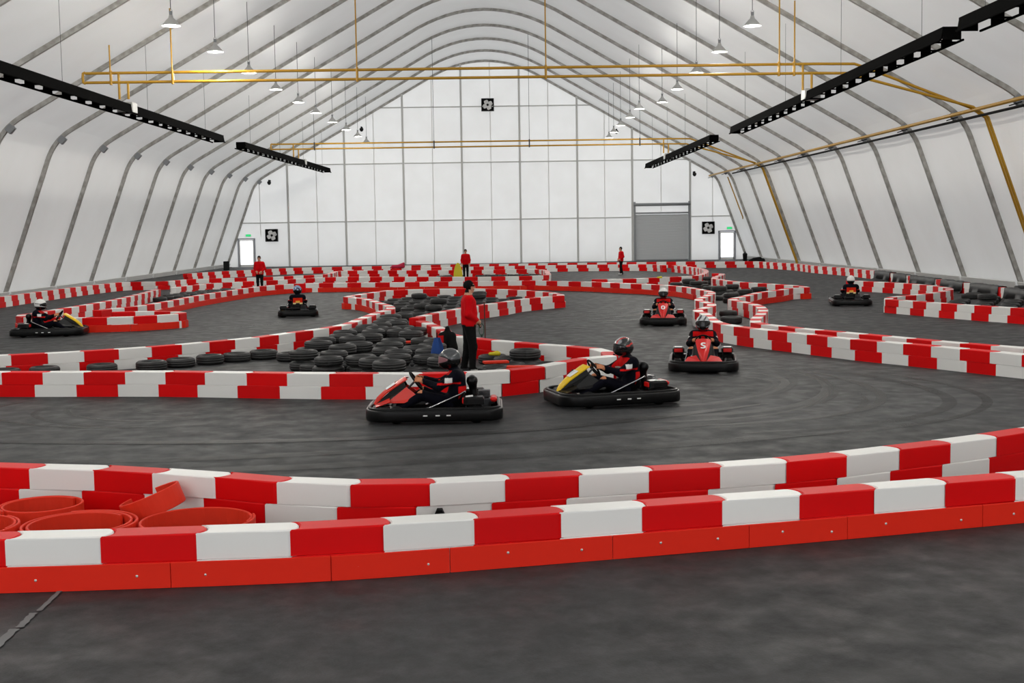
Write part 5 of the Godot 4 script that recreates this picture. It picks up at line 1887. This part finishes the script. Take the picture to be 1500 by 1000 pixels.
func heaters():
	heater("long black radiant heater running out of the picture at the left edge", Vector3(-14.3, 7.75, -30.0), Vector3(-13.9, 7.8, -66.7), 0.56)
	heater("shorter-looking far black radiant heater, on the side without the eave pipe", Vector3(-13.85, 7.85, -72.3), Vector3(-13.4, 8.1, -107.5), 0.62)
	heater("long black radiant heater crossing in front of the gas pipe side of the roof", Vector3(12.9, 8.05, -35.2), Vector3(12.9, 7.8, -65.7), 0.5)
	heater("far black radiant heater above the roller shutter", Vector3(12.9, 7.85, -71.9), Vector3(12.9, 7.76, -101.0), 0.62)
	heater("nearest black radiant heater, its end cut off by the top corner", Vector3(12.9, 8.12, -20.0), Vector3(12.9, 8.1, -34.0), 0.1)

func gas_loop(label: String, z: float, x_left: float, left_box: float, right_box: float, hangers: Array):
	var g := thing("gas_pipe", label, "pipe", Vector3.ZERO, 0.0, "yellow gas pipes")
	for k in 2:
		var y := 9.16 - 0.36 * k
		var off := -0.10 + 0.0 * k
		var xk := 14.6 - 0.25 * k
		var zz := z + 0.22 + 0.28 * k
		var mb := MB.new()
		# along the roof, down the rafter to the eave and on to the ground
		var pts := [Vector3(x_left, y, z), Vector3(x_left + 6, y, z), Vector3(xk - 1.5, y, z), Vector3(xk, y - 0.02, z), Vector3(xk + 0.35, y - 0.14, z), Vector3(19.15, 7.35, zz), Vector3(19.75, 6.95, zz), Vector3(22.2, 0.3, zz), Vector3(22.25, 0.02, zz)]
		mb.tube(pts, 0.055, 8)
		part("pipe_run", mb.done(), M.yellow_paint, g)
	var me := MB.new()
	me.tube([Vector3(x_left, 9.19, z), Vector3(x_left - 0.08, 9.16, z), Vector3(x_left - 0.1, 8.98, z), Vector3(x_left - 0.08, 8.8, z), Vector3(x_left, 8.77, z)], 0.055, 8)
	part("pipe_bend", me.done(), M.yellow_paint, g)
	for x in hangers:
		var mb := MB.new()
		mb.tube([Vector3(x, 8.7, z + 0.08), Vector3(x, roof_y(x) - 0.2, z + 0.08)], 0.03 if z > -60.0 else 0.016, 6)
		mb.box(Vector3(x, 8.98, z), Vector3(0.09, 0.56, 0.14), 0.01)
		part("hanger", mb.done(), M.yellow_paint if z > -60.0 else M.cord, g)
	for x in [left_box, right_box]:
		for k in 2:
			var mb := MB.new()
			mb.tube([Vector3(x + 0.35 * k - 0.2, 9.16 - 0.36 * k, z), Vector3(x + 0.35 * k - 0.2, 8.15, z)], 0.05, 8)
			part("drop_pipe", mb.done(), M.yellow_paint, g)

func pipes():
	gas_loop("nearer yellow double gas pipe crossing under the roof and running down the tent wall", -50.35, -15.6, -14.1, 12.75, [-14.6, -12.2, -5.0, 2.4, 11.6, 12.2])
	gas_loop("farther yellow double gas pipe crossing under the roof before the end wall", -91.0, -15.2, -13.5, 12.9, [-12.2, -3.7, 3.1, 11.0])
	var g := thing("gas_pipe", "long yellow gas main along the eave of the tent wall, with black cable under it", "pipe", Vector3.ZERO, 0.0, "yellow gas pipes")
	var mb := MB.new()
	mb.tube([Vector3(19.25, 7.25, -109.6), Vector3(19.25, 7.25, -60), Vector3(19.25, 7.25, -10)], 0.075, 10)
	part("pipe_run", mb.done(), M.yellow_paint, g)
	mb = MB.new()
	mb.tube([Vector3(19.4, 7.02, -100), Vector3(19.4, 7.0, -60), Vector3(19.4, 7.02, -10)], 0.055, 8)
	part("cable", mb.done(), M.black_matt, g)
	mb = MB.new()
	mb.box(Vector3.ZERO, Vector3(0.5, 0.04, 0.06), 0.008)
	var brk := mb.done()
	for b in range(0, 16):
		var o := part("bracket", brk, M.black_matt, g, Vector3(19.42, 7.14, Z_END + BAY * b + 0.12))
		o.rotation.z = 0.3
	var s := thing("gas_pipe", "short yellow pipe on the tent wall near the end wall door", "pipe", Vector3.ZERO, 0.0, "yellow gas pipes")
	mb = MB.new()
	mb.tube([Vector3(19.75, 6.9, -103.9), Vector3(21.0, 3.6, -103.9), Vector3(21.0, 3.45, -103.9)], 0.05, 8)
	part("pipe_run", mb.done(), M.yellow_paint, s)
	# small dark dome cameras under the last arch
	for a in [[-18.6, 7.4, "small dark dome camera under the last arch, on the side without gas pipes"], [17.9, 7.6, "small dark dome camera under the last arch, beside the shutter side"], [-10.6, 11.8, "small dark dome camera high on the last arch, left of the ridge"], [11.2, 11.3, "small dark dome camera high on the last arch, right of the ridge"]]:
		var c := thing("dome_camera", a[2], "camera", Vector3(a[0], a[1] - 0.25, Z_END + 0.8), 0.0, "dome cameras")
		mb = MB.new()
		mb.box(Vector3(0, 0.22, -0.24), Vector3(0.12, 0.12, 0.74), 0.02)
		part("arm", mb.done(), M.black_matt, c)
		mb = MB.new()
		mb.lathe([Vector2(0.0, -0.16), Vector2(0.1, -0.12), Vector2(0.16, -0.02), Vector2(0.17, 0.08), Vector2(0.12, 0.16), Vector2(0.0, 0.18)], 16)
		part("dome", mb.done(), M.black_plastic, c)
